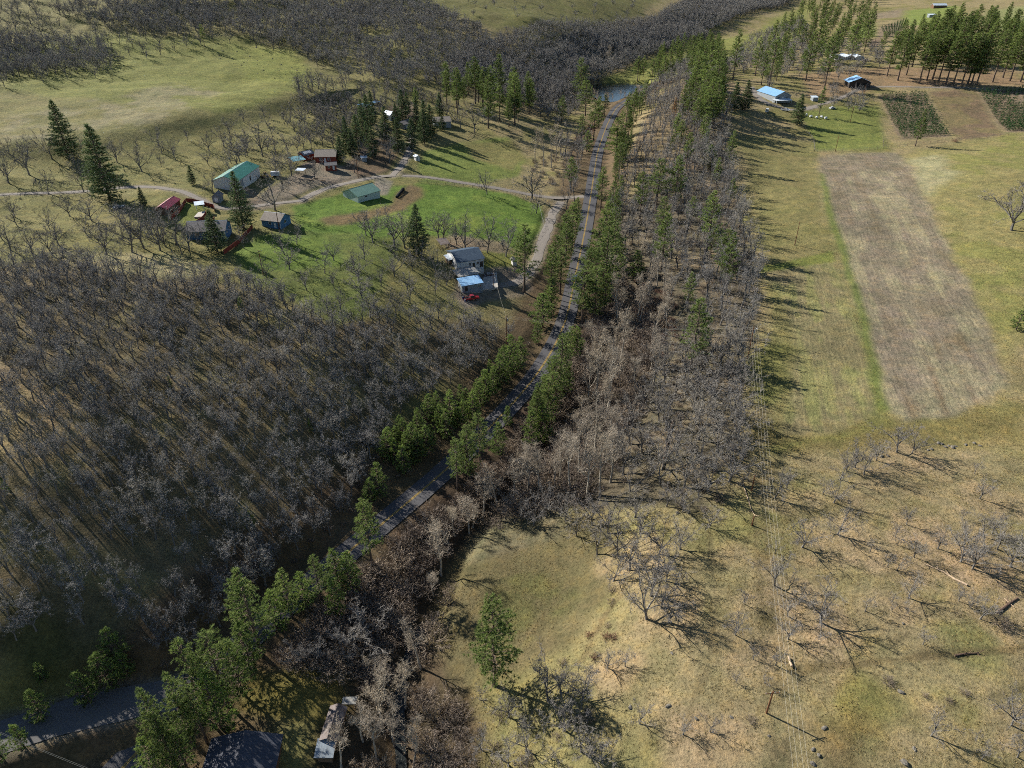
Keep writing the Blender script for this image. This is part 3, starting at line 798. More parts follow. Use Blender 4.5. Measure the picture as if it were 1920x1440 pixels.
def make_oak(seed, Hh, spread, bark, twig, name, nl=5, dense=1.0, lift=0.03, slim=False, tw=0.045, tall=1.0, tmax=1.15, tl_n=8, lr_k=1.0):
    r = random.Random(seed)
    tm = MB(); cm = MB(); tr = Tris()
    th = Hh * r.uniform(0.2, 0.32) * (0.9 * tall if not slim else 1.6)
    lean = Vector((r.uniform(-.14, .14), r.uniform(-.14, .14), 1))
    tp = limb(r, Vector((0, 0, -0.4)), lean, th + 0.4, 4, 0.1, 0.05)
    r0 = Hh * 0.021 * (0.8 if slim else 1)
    tm.tube(tp, [r0 * 1.45, r0 * 1.1, r0 * .98, r0 * .9, r0 * .85], 6)
    limbs = []
    if slim:
        lp = limb(r, tp[-1], lean, Hh - th, 6, 0.06, 0.1)
        tm.tube(lp, [r0 * .85 * (1 - i / 6.3) for i in range(7)], 5)
        for i in range(int(14 * dense)):
            f = r.uniform(0.02, 0.92)
            k = f * 6; a = int(k); p = lp[a].lerp(lp[min(a + 1, 6)], k - a)
            az = r.uniform(0, 6.283)
            d = Vector((math.cos(az), math.sin(az), r.uniform(0.7, 1.6)))
            L = spread * (1 - 0.55 * f) * r.uniform(0.7, 1.15)
            limbs.append((limb(r, p, d, L, 5, 0.1, 0.09), r0 * 0.42 * (1 - .5 * f), L))
        limbs.append((lp[3:], r0 * .3, (Hh - th) * .5))
    else:
        off = r.uniform(0, 6.28)
        for i in range(nl):
            az = off + 6.283 * i / nl + r.uniform(-.5, .5)
            tilt = r.uniform(0.35 * tmax, tmax)
            d = Vector((math.cos(az) * math.sin(tilt), math.sin(az) * math.sin(tilt), math.cos(tilt)))
            L = (Hh - th) * r.uniform(.75, 1.05) * (1.0 - 0.1 * tilt) * (spread / (Hh * .5)) ** 0.4
            limbs.append((limb(r, tp[-1 - (i % 2)], d, L, 6, 0.24, lift), r0 * r.uniform(.42, .6) * lr_k, L))
        limbs.append((limb(r, tp[-1], lean, (Hh - th) * .95, 6, 0.2, 0.05), r0 * .6, Hh - th))
    for lp, lr, L in limbs:
        nn = len(lp) - 1
        tm.tube(lp, [max(lr * (1 - 0.85 * i / nn), 0.02) for i in range(nn + 1)], 4)
        nb = int((9 if not slim else 6) * dense)
        for b in range(nb):
            f = 0.25 + 0.75 * (b + r.random()) / nb
            k = min(f * nn, nn - 1e-3); a = int(k)
            p = lp[a].lerp(lp[a + 1], k - a); dd = (lp[a + 1] - lp[a]).normalized()
            d = (dd * 0.6 + rvec(r) * 0.85 + Vector((0, 0, 0.15 + (0.4 if slim else 0))))
            bl = Hh * r.uniform(0.16, 0.27) * (1.15 - 0.35 * f) * (0.62 if slim else 1)
            bp = limb(r, p, d, bl, 4, 0.26, lift)
            cm.tube(bp, [max(lr * .35 * (1 - .8 * i / 4), 0.014) for i in range(5)], 3)
            nt = int(9 * dense)
            for q in range(nt):
                f2 = 0.2 + 0.8 * (q + r.random()) / nt
                k2 = min(f2 * 4, 3.999); a2 = int(k2)
                p2 = bp[a2].lerp(bp[a2 + 1], k2 - a2); d2 = (bp[a2 + 1] - bp[a2]).normalized()
                d2 = d2 * 0.5 + rvec(r) * 0.9 + Vector((0, 0, 0.12 + (0.35 if slim else 0)))
                tl = Hh * r.uniform(0.05, 0.1)
                tpn = limb(r, p2, d2, tl, 2, 0.3, lift)
                tint = r.random()
                tr.blade(tpn[0], (tpn[1] - tpn[0]) * 1.25, tw * 1.2, tint); tr.blade(tpn[1], tpn[2] - tpn[1], tw, tint)
                for w in range(tl_n):
                    pp = tpn[0].lerp(tpn[2], r.uniform(0.1, 1))
                    dv = (d2.normalized() * 0.6 + rvec(r)).normalized() * Hh * r.uniform(.025, .055)
                    tr.blade(pp, dv, tw * 0.8, min(1, max(0, tint + r.uniform(-.25, .25))), rvec(r))
    trunk = tm.mesh(name + '_trunk', bark)
    crown = mesh_with_tris(name + '_crown', cm, tr, [bark, twig])
    return trunk, crown

def tuft(tr, r, p, d, size, nb, tint, width):
    """a brush of needles round the end of a shoot"""
    d = d.normalized()
    for i in range(nb):
        v = (d * r.uniform(0.2, 1.0) + rvec(r) * 0.9)
        if v.length < 0.2: continue
        v = v.normalized() * size * r.uniform(.7, 1.15)
        tr.blade(p - v * 0.2, v * 1.1, width * r.uniform(.8, 1.2), min(1, max(0, tint + r.uniform(-.22, .22))), rvec(r))

def make_pine(seed, Hh, rmax, base, needle, name, whorl=0.034, per=5, drop=0.0, shape=0.75, size=0.62, nb=11, gap=0.1):
    r = random.Random(seed)
    tm = MB(); cm = MB(); tr = Tris()
    pts = [Vector((0, 0, -0.5))]
    for i in range(1, 9):
        pts.append(Vector((r.uniform(-.08, .08), r.uniform(-.08, .08), Hh * i / 8)))
    r0 = Hh * 0.0125
    tm.tube(pts, [r0 * (1.25 if i == 0 else 1 - 0.95 * i / 8) + 0.02 for i in range(9)], 7)
    z = base
    lop = [r.uniform(0.75, 1.2) for _ in range(6)]
    while z < 0.985:
        t_ = (z - base) / (1 - base)
        prof = (min(1.0, 0.5 + t_ * 2.6)) * (1 - t_) ** shape
        for k in range(per):
            if r.random() < gap: continue
            az = r.uniform(0, 6.283)
            L = rmax * prof * r.uniform(.6, 1.12) * lop[int(az / 6.284 * 6)] + 0.3
            up = r.uniform(-.1, .35) + 0.55 * t_ - drop
            d = Vector((math.cos(az), math.sin(az), up))
            p0 = Vector((0, 0, Hh * z + r.uniform(-.25, .25)))
            bp = limb(r, p0, d, L, 4, 0.12, 0.05 - drop * .2)
            if L > 1.0: cm.tube(bp, [0.06 * (1 - .2 * i) + 0.014 for i in range(5)], 3)
            nt = max(2, int(L * 2.4))
            tint0 = r.random() * 0.6 + 0.25 * t_
            for q in range(nt):
                f = 0.3 + 0.7 * (q + r.random()) / nt
                kk = min(f * 4, 3.999); a = int(kk)
                p = bp[a].lerp(bp[a + 1], kk - a)
                side = Vector((-d.y, d.x, 0)) * r.uniform(-.32, .32) * L * (1.15 - f * .6)
                p = p + side + Vector((0, 0, r.uniform(-.12, .25) - abs(side.length) * drop * .5))
                dd = d * 0.7 + side * 0.8 + Vector((0, 0, 0.55 - drop))
                tuft(tr, r, p, dd, size * r.uniform(.75, 1.2), nb, tint0 + r.uniform(-.15, .25), size * 0.14)
        z += whorl * r.uniform(.75, 1.25)
    tuft(tr, r, Vector((0, 0, Hh - 0.2)), Vector((0, 0, 1)), size, nb, .7, size * .14)
    trunk = tm.mesh(name + '_trunk', PINE_BARK)
    crown = mesh_with_tris(name + '_crown', cm, tr, [PINE_BARK, needle])
    return trunk, crown

def make_shrub(seed, Hh, w, twig, name, n=90):
    r = random.Random(seed); mb = MB(); tr = Tris()
    for i in range(n):
        az = r.uniform(0, 6.283); q = math.sqrt(r.random())
        d = Vector((math.cos(az) * q * w * .5, math.sin(az) * q * w * .5, Hh * r.uniform(.6, 1) * (1 - .45 * q * q)))
        p = Vector((d.x * .25, d.y * .25, -0.1))
        bp = limb(r, p, d, d.length, 3, 0.18, 0)
        tint = r.random()
        for a, b in zip(bp, bp[1:]): tr.blade(a, (b - a) * 1.1, 0.045, tint, rvec(r))
        for k in range(9):
            pp = bp[1].lerp(bp[3], r.random())
            tr.blade(pp, (d.normalized() * .5 + rvec(r)).normalized() * r.uniform(.25, .6), 0.04, min(1, max(0, tint + r.uniform(-.3, .3))), rvec(r))
    return mesh_with_tris(name, mb, tr, [twig])

VAR = {}
VAR['oak'] = [(9.0,) + make_oak(100 + i, 9.0, 4.6, OAK_BARK, OAK_TWIG, 'oak', nl=5 + i % 3, dense=(1.0, .9, 1.1, .95, 1.0, .95)[i % 6]) for i in range(7)]
VAR['thinoak'] = [(10.0,) + make_oak(120 + i, 10.0, 2.8, OAK_BARK, OAK_TWIG, 'oak', nl=4, dense=.85, lift=.11, tw=.03, tall=1.5, tmax=.85, tl_n=9) for i in range(5)]
VAR['openoak'] = [(8.0,) + make_oak(130 + i, 8.0, 4.4, OAK_BARK, GREY_TWIG, 'oak', nl=5 + i % 2, dense=.9, lift=.03, tw=.04, tl_n=6, lr_k=1.25) for i in range(5)]
VAR['smalloak'] = [(6.0,) + make_oak(140 + i, 6.0, 2.6, OAK_BARK, GREY_TWIG, 'oak', nl=3 + i % 2, dense=.8, lift=.05, tw=.036) for i in range(5)]
VAR['alder'] = [(14.0,) + make_oak(160 + i, 14.0, 4.2, ALDER_BARK, ALDER_TWIG, 'alder', dense=.85, slim=True, lift=.08, tw=.034, tl_n=4) for i in range(5)]
VAR['pine'] = [(22.0,) + make_pine(200 + i, 22.0, 5.3, (.14, .24, .34, .2, .28)[i % 5], PINE_NEEDLE, 'pine', size=.6, nb=23, shape=(.62, .72, .5, .85, .66)[i % 5], gap=(.1, .2, .16, .1, .25)[i % 5]) for i in range(5)]
VAR['talltrunk'] = [(28.0,) + make_pine(220 + i, 28.0, 4.9, (.28, .36, .22, .4)[i % 4], PINE_NEEDLE, 'pine', size=.72, nb=20, shape=.55, whorl=.026) for i in range(4)]
VAR['young'] = [(11.0,) + make_pine(240 + i, 11.0, 3.2, .06, YOUNG_NEEDLE, 'pine', size=.48, nb=23, shape=.8, whorl=.05, per=5, gap=.05) for i in range(5)]
VAR['fir'] = [(24.0,) + make_pine(260 + i, 24.0, 5.6, .06, FIR_NEEDLE, 'fir', size=.62, nb=18, shape=.9, whorl=.024, per=8, drop=.2, gap=.03) for i in range(4)]
VAR['farm'] = [(2.0,) + (make_pine(280 + i, 2.0, .85, .05, FARM_NEEDLE, 'farm', size=.28, nb=10, shape=.9, whorl=.11, per=6, drop=.1)) for i in range(3)]
VAR['dead'] = [(14.0,) + make_pine(290, 14.0, 2.4, .2, DRY_NEEDLE, 'pine', size=.6, nb=8, shape=.8)]
VAR['brush'] = [(2.6, None, make_shrub(300 + i, 2.6, 3.6, BRUSH_TWIG, 'brush')) for i in range(3)]
VAR['redbrush'] = [(2.0, None, make_shrub(310 + i, 2.0, 3.0, RED_TWIG, 'brush')) for i in range(2)]

OBJNAME = {'oak': 'bare_oak_tree', 'smalloak': 'bare_oak_tree', 'thinoak': 'bare_oak_tree', 'openoak': 'bare_oak_tree', 'alder': 'bare_alder_tree', 'pine': 'pine_tree', 'talltrunk': 'pine_tree', 'young': 'pine_tree', 'fir': 'fir_tree',
           'farm': 'plantation_fir', 'dead': 'pine_tree', 'brush': 'bare_shrub', 'redbrush': 'bare_shrub'}
CATN = {'oak': 'oak tree', 'smalloak': 'oak tree', 'thinoak': 'oak tree', 'openoak': 'oak tree', 'alder': 'alder tree', 'pine': 'pine tree', 'talltrunk': 'pine tree', 'young': 'pine tree', 'fir': 'fir tree', 'farm': 'fir tree', 'dead': 'pine tree', 'brush': 'shrub', 'redbrush': 'shrub'}
TRUNK_PART = 'trunk'
def plant(kind, p, h, label, group=None, vi=None, rz=None, wide=1.0):
    r = random
    hv = VAR[kind]; k = r.randrange(len(hv)) if vi is None else vi % len(hv)
    h0, trunk, crown = hv[k]
    s = h / h0
    rz = r.uniform(0, 6.283) if rz is None else rz
    if trunk is None:
        o = put(OBJNAME[kind], crown, None, (p[0], p[1], p[2] - 0.05), rz); o.scale = (s * wide, s * wide, s)
        return tag(o, label, CATN[kind], group)
    e = empty(OBJNAME[kind], (p[0], p[1], p[2]), rz, (s * wide, s * wide, s))
    tag(e, label, CATN[kind], group)
    put('trunk', trunk, e); put('crown', crown, e)
    return e

def top_height(p, vtop):
    """how tall a thing at p must be to reach row vtop in the photograph"""
    lo, hi = 0.3, 70.0
    for _ in range(30):
        m = 0.5 * (lo + hi)
        if pix((p[0], p[1], p[2] + m))[1] > vtop: lo = m
        else: hi = m
    return lo

ORD = ['first','second','third','fourth','fifth','sixth','seventh','eighth','ninth','tenth','eleventh','twelfth','thirteenth','fourteenth','fifteenth','sixteenth','seventeenth','eighteenth','nineteenth','twentieth']
def ordinal(i):
    if i < 20: return ORD[i]
    tens = ['', '', 'twenty', 'thirty', 'forty', 'fifty', 'sixty', 'seventy', 'eighty', 'ninety'][(i + 1) // 10]
    one = (i + 1) % 10
    if one == 0: return tens[:-1] + 'ieth'
    return tens + '-' + ORD[one - 1]
# ------------------------------------------------------------------ single conifers, group by group: (u, v of the foot, v of the tip)
CONIFERS = [
 ('young', 'pine counted uphill along the bushy row lining the lower road', 'bushy pines lining the lower road', 'v',
  [(335,1452,1345),(322,1432,1292),(362,1392,1262),(388,1392,1285),(385,1345,1200),(430,1325,1187),(455,1300,1207),(415,1365,1262),(300,1462,1385),(350,1440,1370)]),
 ('pine', 'pine counted uphill in the middle clump between road and creek', 'pines between road and creek', 'v',
  [(490,1228,1068),(548,1158,1066),(602,1124,1042),(634,1098,1030),(632,1150,1085),(660,1106,1036),(698,1064,937),(520,1180,1110),(575,1140,1075),(470,1250,1170)]),
 ('young', 'young pine counted downhill on the shaded bank left of the side road', 'young pines on the shaded bank', '-v',
  [(222,1242,1180),(240,1270,1225),(207,1292,1226),(170,1317,1260),(83,1347,1294),(85,1277,1243),(5,1422,1375),(45,1400,1360)]),
 ('young', 'young pine in the strip left of road', 'young pines in the strip left of the road', 'v',
  [(712,932,868),(696,942,897),(728,862,805),(757,887,835),(743,837,800),(757,837,785),(783,867,815),(775,857,795),(786,827,767),(810,837,797),(837,822,767),(845,792,733),(820,782,735),(860,802,765),(868,790,750),(887,787,733),(875,770,728),(912,752,693),(893,745,712),(937,727,665),(957,702,627),(975,692,632),(800,850,800),(765,862,810),(742,868,822),(826,805,760),(900,768,715),(925,738,690),(945,715,650)]),
 ('pine', 'pine of the bright clump at the road bend', 'pines right of the road bend', 'v',
  [(858,917,822),(878,897,797),(900,877,777),(934,852,792),(952,797,762),(995,835,770),(1006,817,728),(1026,802,708),(1050,747,627),(1040,770,668),(1064,742,690),(1080,672,612),(870,890,830),(1015,830,760),(1033,790,700)]),
 ('pine', 'pine in the tall stand hugging the upper road', 'pines along the upper road', 'v',
  [(1132,567,425),(1113,602,500),(1091,607,508),(1100,560,470),(1150,540,450),(1192,522,470),(1120,505,410),(1147,522,418),(1126,394,315),(1154,300,220),(1160,330,268),(1172,258,186),(1186,228,175),(1163,275,232),(1172,300,250)]),
 ('pine', 'pine in the row left of the upper road', 'pines left of the upper road', 'v',
  [(983,548,423),(1050,552,468),(1040,520,440),(1033,582,520),(1017,612,550),(1007,642,605),(1060,500,420),(1072,470,380),(1058,480,400),(1070,357,295),(1082,430,370),(1100,284,245),(1090,264,215),(1113,264,190),(1122,240,180),(1097,218,152),(1133,215,177),(1053,231,180),(1087,182,108),(1030,590,540),(1063,455,395)]),
 ('talltrunk', 'pine in the line behind the upper houses', 'pines behind the upper houses', 'u',
  [(781,212,165),(838,196,133),(857,202,127),(897,192,122),(920,217,123),(937,227,160),(965,234,138),(992,214,147),(905,200,140),(870,195,145)]),
 ('fir', 'fir among the houses on the bench', 'firs among the houses', 'u',
  [(130,298,187),(207,376,232),(270,386,350),(362,346,310),(408,472,395),(457,428,322),(640,304,255),(672,282,214),(660,292,240),(773,280,221),(788,260,225),(808,257,196),(829,245,215),(785,477,382)]),
 ('pine', 'pine scattered over the ridge right of the road', 'pines on the ridge', 'v',
  [(1267,266,213),(1230,392,300),(1195,152,105),(1221,162,112),(1244,157,105),(1258,150,108),(1292,117,67),(1301,190,96),(1321,202,96),(1336,217,110),(1326,242,150),(1338,237,150),(1302,247,185),(1311,167,100),(1288,230,180),(1320,287,245),(1328,317,272),(1325,472,358),(1356,502,428),(1295,692,560),(1210,190,150),(1180,240,200),(1275,275,225),(1345,180,110),(1235,140,95),(1270,130,85),(1310,130,80)]),
 ('pine', 'conifer round the blue roofed farmhouse', 'conifers round the farmhouse', 'u',
  [(1374,149,47),(1376,205,155),(1396,206,150),(1416,142,70),(1441,167,70),(1427,160,95),(1455,152,100),(1510,152,55),(1545,167,65),(1535,217,163),(1494,234,177),(1716,274,205),(1567,102,15),(1595,112,22),(1620,97,20),(1650,107,60),(1525,120,30),(1555,130,55),(1580,80,5),(1540,60,-5),(1480,130,80),(1465,110,60),(1500,100,40),(1520,70,10)]),
 ('talltrunk', 'tall pine of the grove above the plantation', 'grove above the plantation', 'u',
  [(1663,143,60),(1683,151,50),(1699,141,60),(1723,156,40),(1737,152,30),(1748,150,55),(1760,152,35),(1773,159,25),(1787,160,30),(1803,159,45),(1814,158,40),(1821,159,30),(1831,159,20),(1861,154,50),(1880,146,60),(1893,152,55),(1913,154,45),(1710,125,45),(1735,120,20),(1765,120,5),(1790,118,5),(1815,120,0),(1845,125,10),(1870,120,35),(1780,100,-5),(1755,98,10),(1840,95,5),(1720,100,40),(1685,110,55),(1900,110,35)]),
]
KIND_WORD = {}
for kind, phrase, group, order, lst in CONIFERS:
    key = {'v': lambda a: -a[1], '-v': lambda a: a[1], 'u': lambda a: a[0]}[order]
    way = {'v': 'from the near end', '-v': 'from the far end', 'u': 'from the left'}[order]
    for i, (u, vb, vt) in enumerate(sorted(lst, key=key)):
        p = ground(u, vb); h = min(top_height(p, vt), 34.0)
        kd = kind
        if kind == 'pine' and h < 13: kd = 'young'
        if kind == 'young' and h > 16: kd = 'pine'
        if (u, vb) in ((1376, 205), (1396, 206), (1494, 234)): kd = 'fir'
        plant(kd, p, h, f'{ordinal(i)} {phrase}' + ('' if ' counted ' in phrase else ' ' + way), group, wide=random.uniform(.92, 1.12) * {'young': 1.2, 'pine': 1.15, 'talltrunk': 1.35, 'fir': 1.4}[kd] * (1.3 if 'upper road' in group or 'ridge' in group else .88 if 'lower road' in group else 1))
p = ground(927, 1285); plant('pine', p, top_height(p, 1117), 'lone sunlit pine standing in the creek meadow', vi=0, wide=1.15)
p = ground(1905, 618); plant('young', p, 7.5, 'round bushy pine at the edge of the plateau grass', vi=1, wide=1.5)
p = ground(384, 88); plant('pine', p, top_height(p, 46), 'lone pine on the upper hillside pasture', vi=2)
p = ground(1262, 230); plant('dead', p, 15, 'brown dying pine on the ridge')
for i, (u, v) in enumerate([(967, 745 + 5), (473, 985), (583, 805), (470, 975), (25, 915), (640, 1045)]):
    pass
for (u, v, h, lab) in [(583, 812, 4.5, 'small yellow-green pine alone in the upper bare wood'), (322, 730, 4.0, 'small yellow-green pine alone in the middle of bare wood'),
                       (472, 995, 6.5, 'yellow-green pine standing in the lower bare wood'), (455, 590, 6, 'pale green pine at the upper edge of the bare wood'), (15, 925, 4.0, 'small yellow-green pine at the left end of bare wood')]:
    plant('young', ground(u, v), h, lab, wide=.9)

# denser pines where single stems run together
PINES = [
 ('pine', [(1285,190),(1300,100),(1345,90),(1355,200),(1340,250),(1300,260)], 9.5, (14, 24), 'pine packed among the ridge top pines', 'dense pines of the ridge top'),
 ('pine', [(1150,330),(1165,240),(1190,200),(1205,210),(1180,290),(1165,340)], 9.0, (7, 19), 'pine packed on the slope right of upper road', 'dense pines right of the upper road'),
 ('pine', [(1420,150),(1450,70),(1530,0),(1640,0),(1640,60),(1560,120),(1480,140)], 25, (14, 29), 'pine packed in the stand above the farmhouse', 'dense pines above the farmhouse'),
 ('talltrunk', [(1670,128),(1800,118),(1930,112),(1930,70),(1800,60),(1690,90)], 14, (18, 32), 'tall pine packed at the back of the grove', 'dense pines at the back of the grove'),
 ('pine', [(1030,560),(1060,470),(1085,380),(1090,400),(1075,480),(1052,560),(1030,600)], 6.5, (12, 20), 'pine packed in the row left of upper road', 'dense pines left of the upper road'),
 ('young', [(720,850),(820,770),(900,725),(940,690),(950,715),(860,800),(770,870),(730,880)], 5.5, (6, 9), 'young pine packed in the strip on the shaded bank', 'dense young pines of the strip'),
 ('pine', [(985,840),(1030,720),(1060,640),(1075,660),(1060,750),(1020,830)], 6.0, (12, 19), 'pine packed in the clump at the road bend', 'dense pines at the road bend'),
 ('pine', [(1105,590),(1130,500),(1135,400),(1150,330),(1170,340),(1160,420),(1165,520),(1130,600)], 8.5, (9, 22), 'pine packed between the upper road and creek belt', 'dense pines right of the upper road'),
 ('fir', [(640,290),(690,230),(760,200),(800,230),(830,215),(800,270),(740,300)], 12.5, (14, 24), 'fir packed among the upper houses', 'dense firs of the upper houses'),
 ('talltrunk', [(830,175),(1000,185),(1005,240),(930,248),(840,210)], 15, (20, 32), 'tall pine packed behind the upper houses', 'dense pines behind the upper houses'),
 ('pine', [(1180,420),(1230,300),(1290,200),(1350,200),(1375,330),(1390,500),(1320,640),(1260,560)], 19, (12, 24), 'pine standing among bare oaks of the belt', 'pines among the belt oaks'),
 ('pine', [(1190,150),(1260,105),(1300,90),(1300,130),(1230,165)], 12, (12, 20), 'pine packed along the far edge of ridge', 'dense pines at the far edge of the ridge'),
]
STUFF = {}
def place_pines():
    more = []
    for wi, (kind, px, sp, (h0, h1), lab, grp) in enumerate(PINES):
        for x, y in scatter(px, sp, None, 820 + wi):
            pt = Vector((x, y, H(x, y))); u, v, f = pix(pt)
            if -40 < u < 1960 and v > -60: more.append((kind, pt, random.uniform(h0, h1), random.uniform(1.05, 1.35), lab, grp, -f))
    more.sort(key=lambda a: -a[6])
    done = sum(len(c[4]) for c in CONIFERS) + 10
    for kind, pt, h, w, lab, grp, f in more:
        if done < 300: done += 1; plant(kind, pt, h, lab, grp, wide=w)
        else: STUFF.setdefault(kind, []).append((pt, h, w))
# ------------------------------------------------------------------ bare trees seen singly
OAKS = []   # (kind, point, height, wide, label, group)
def seen(kind, lst, phrase, group, wide=1.0):
    for i, it in enumerate(sorted(lst, key=lambda a: (a[0], a[1]))):
        u, vb, vt = it[:3]; w = it[3] if len(it) > 3 else wide
        p = ground(u, vb); h = min(max(top_height(p, vt) * (1.12 if kind == 'oak' else 1.3) * (.72 if 'below the meadow' in (group or '') else 1), 1.6), 19)
        kd = kind
        if kind == 'oak': kd = 'smalloak' if h < 4.8 else 'openoak'
        OAKS.append((kd, p, h, w, f'{ordinal(i)} {phrase} from the left', group))
seen('oak', [(1504,1026,984,1.3),(1570,1003,955),(1558,999,978),(1700,984,955),(1679,1007,982),(1681,1022,1005),(1758,1029,995),(1804,973,955),(1802,1054,1005),(1824,1067,1010),(1843,1006,970),(1808,1021,985),(1797,1023,1000),(1894,1063,1010),(1915,1045,1000),(1631,1034,1010),(1714,1045,1015),(1662,1063,1040),(1681,1069,1040),(1870,1030,985),(1860,1000,965)],
     'bare oak scattered above the pale fallen log', 'bare oaks scattered over the dry slope')
seen('oak', [(1705,1122,1087,1.2),(1673,1128,1110),(1672,1146,1130),(1702,1150,1137),(1798,1127,1100),(1819,1140,1115),(1837,1161,1130,1.2),(1622,1146,1118),(1538,1168,1112,1.25),(1730,1209,1185)],
     'bare oak scattered below the pale fallen log', 'bare oaks scattered over the dry slope')
seen('oak', [(1453,1038,1012),(1453,1098,1048),(1481,1093,1070),(1457,1112,1092),(1477,1155,1120),(1498,1133,1105),(1395,1132,1108),(1378,1190,1155),(1478,1198,1165),(1413,1237,1215),(1453,1247,1220),(1433,1280,1262)],
     'bare oak close to the power lines on the dry slope', 'bare oaks scattered over the dry slope')
seen('oak', [(1330,1372,1345),(1280,1377,1350),(1745,1380,1345),(1897,1360,1312),(1907,1420,1385),(1840,1425,1400),(1830,1390,1375),(1380,1280,1265)],
     'bare oak along the bottom edge of the dry slope', 'bare oaks scattered over the dry slope')
seen('oak', [(1453,933,890),(1475,917,885),(1603,877,835),(1643,863,825),(1683,848,800,1.3),(1710,850,812),(1587,883,850),(1543,927,900),(1563,943,905),(1827,888,865),(1837,935,900),(1390,912,880),(1575,900,865),(1620,890,850)],
     'bare oak in the line below the stubble fields', 'bare oaks below the stubble fields')
seen('oak', [(1897,432,352,1.35)], 'wide bare oak on the knoll at the edge of view', None)
seen('oak', [(1028,1313,1220,.9),(1052,1297,1235,.9),(1140,1253,1210),(1172,1250,1210),(1092,1310,1240),(985,1407,1345,.9),(955,1345,1285,.9),(1060,1370,1300),(1090,1410,1350),(1130,1430,1380)],
     'bare oak in the bottom clump below the lone meadow pine', 'bare oaks below the meadow')
seen('oak', [(1160,1043,985),(1182,1070,1010),(1213,1160,1085),(1253,1167,1120),(1220,1117,1050),(1200,1000,950),(1235,1040,985),(1250,1090,1040),(1190,970,920),(1280,960,915),(1310,930,885),(1250,950,905),(1330,990,955),(1240,1140,1095),(1275,1030,985)],
     'bare oak on the terrace edge above the creek meadow', 'bare oaks on the terrace edge')
seen('oak', [(97,297,247),(15,343,290),(55,328,258),(90,363,322),(220,305,262),(267,322,272),(297,273,240),(392,283,250),(450,303,255),(493,293,235),(157,360,318),(330,300,262),(420,275,238)],
     'bare oak on the hillside above the hillside drive', 'bare oaks round the houses')
seen('oak', [(400,363,325),(515,394,332,1.3),(200,477,415),(247,473,398),(270,466,395),(300,470,400),(330,460,395),(230,450,415),(355,470,418),(547,330,283),(20,470,420),(60,475,425),(100,480,430),(285,440,400)],
     'bare oak near the red roofed shed', 'bare oaks round the houses')
seen('oak', [(913,364,325),(997,372,315,1.3),(875,471,412),(822,448,400),(832,452,405),(856,458,415),(913,474,414),(948,481,418),(687,442,400),(700,456,398),(740,464,394),(760,466,405),(890,248,195),(863,240,200),(1005,400,360)],
     'bare tree round the bright green field', 'bare trees round the green field')
seen('oak', [(1110,985,935),(1060,975,930),(1000,985,940),(1140,1000,945),(1080,1005,965),(1120,1040,990),(1150,1090,1040),(1030,960,915),(960,960,920)],
     'bare tree along the upper edge of the creek meadow', 'bare trees of the meadow edge')
seen('alder', [(1003,306,226),(1020,312,232),(1034,315,224),(1042,300,235)], 'tall pale bare tree left of the upper road', 'tall pale trees left of the upper road', .9)
seen('alder', [(1140,128,92)], 'pale bare tree standing on the far creek bank', None)
seen('alder', [(1225,723,648),(1142,768,652),(1117,750,660),(1100,760,690),(1086,892,820),(1115,853,768),(1082,823,768),(1040,918,864),(980,898,850),(1241,612,558),(1170,562,512),(1157,606,545),(1195,600,540),(1215,560,505),(1130,800,730),(1150,720,650),(1160,690,620),(1125,715,640),(1220,640,585),(1145,850,790),(1070,925,850),(1100,935,860),(1125,930,850),(1050,905,840),(1145,905,830),(1010,930,870)],
     'pale bare alder in the creek belt below the fields', 'pale alders along the creek')
seen('alder', [(717,1355,1290),(760,1329,1273),(707,1429,1373),(790,1255,1198),(690,1262,1238),(827,1079,1008),(813,1119,1078),(887,989,953),(853,1005,968),(740,1400,1340),(680,1390,1340),(720,1310,1260),(640,1440,1390),(775,1440,1390)],
     'pale bare alder along the lower creek', 'pale alders along the creek', 1.05)
seen('alder', [(935,955,900),(965,935,880),(905,975,920),(990,922,865),(1015,910,855),(880,1000,950)], 'tall pale alder shading the upper side of creek meadow', 'pale alders along the creek', 1.15)
seen('oak', [(683,1212,1160,1.4),(640,1230,1190,1.2),(600,1240,1200),(560,1250,1215)], 'grey bare tree in the creek thicket above the shed', 'bare trees of the creek thicket')

# ------------------------------------------------------------------ woods: trees set out over wooded ground
def near_any(p, spots):
    for q in spots:
        if (p[0] - q[0]) ** 2 + (p[1] - q[1]) ** 2 < q[2] ** 2: return True
    return False
CLEAR = []
def clear_px(u, v, r):
    g = ground(u, v); CLEAR.append((g.x, g.y, r))
for a in [(883,500,14),(890,535,11),(885,560,8),(685,365,15),(475,345,15),(515,420,10),(405,440,15),(320,395,12),(350,400,14),(610,295,16),(590,315,14),(570,320,10),(1465,180,16),(1610,160,15),(620,1370,10),(450,1420,14),(740,222,12),(690,205,8),(830,235,16),(1595,108,18),(925,530,12),(965,500,6),(1450,205,12),(1160,172,34),(1185,168,25),(1130,172,25)]: clear_px(*a)
ROADS = np.vstack([ROAD])
def off_road(x, y, r=6.5):
    return ((ROADS[:, 0] - x) ** 2 + (ROADS[:, 1] - y) ** 2).min() > r * r
DRVS = np.vstack([DRV[k][0] for k in DRV])
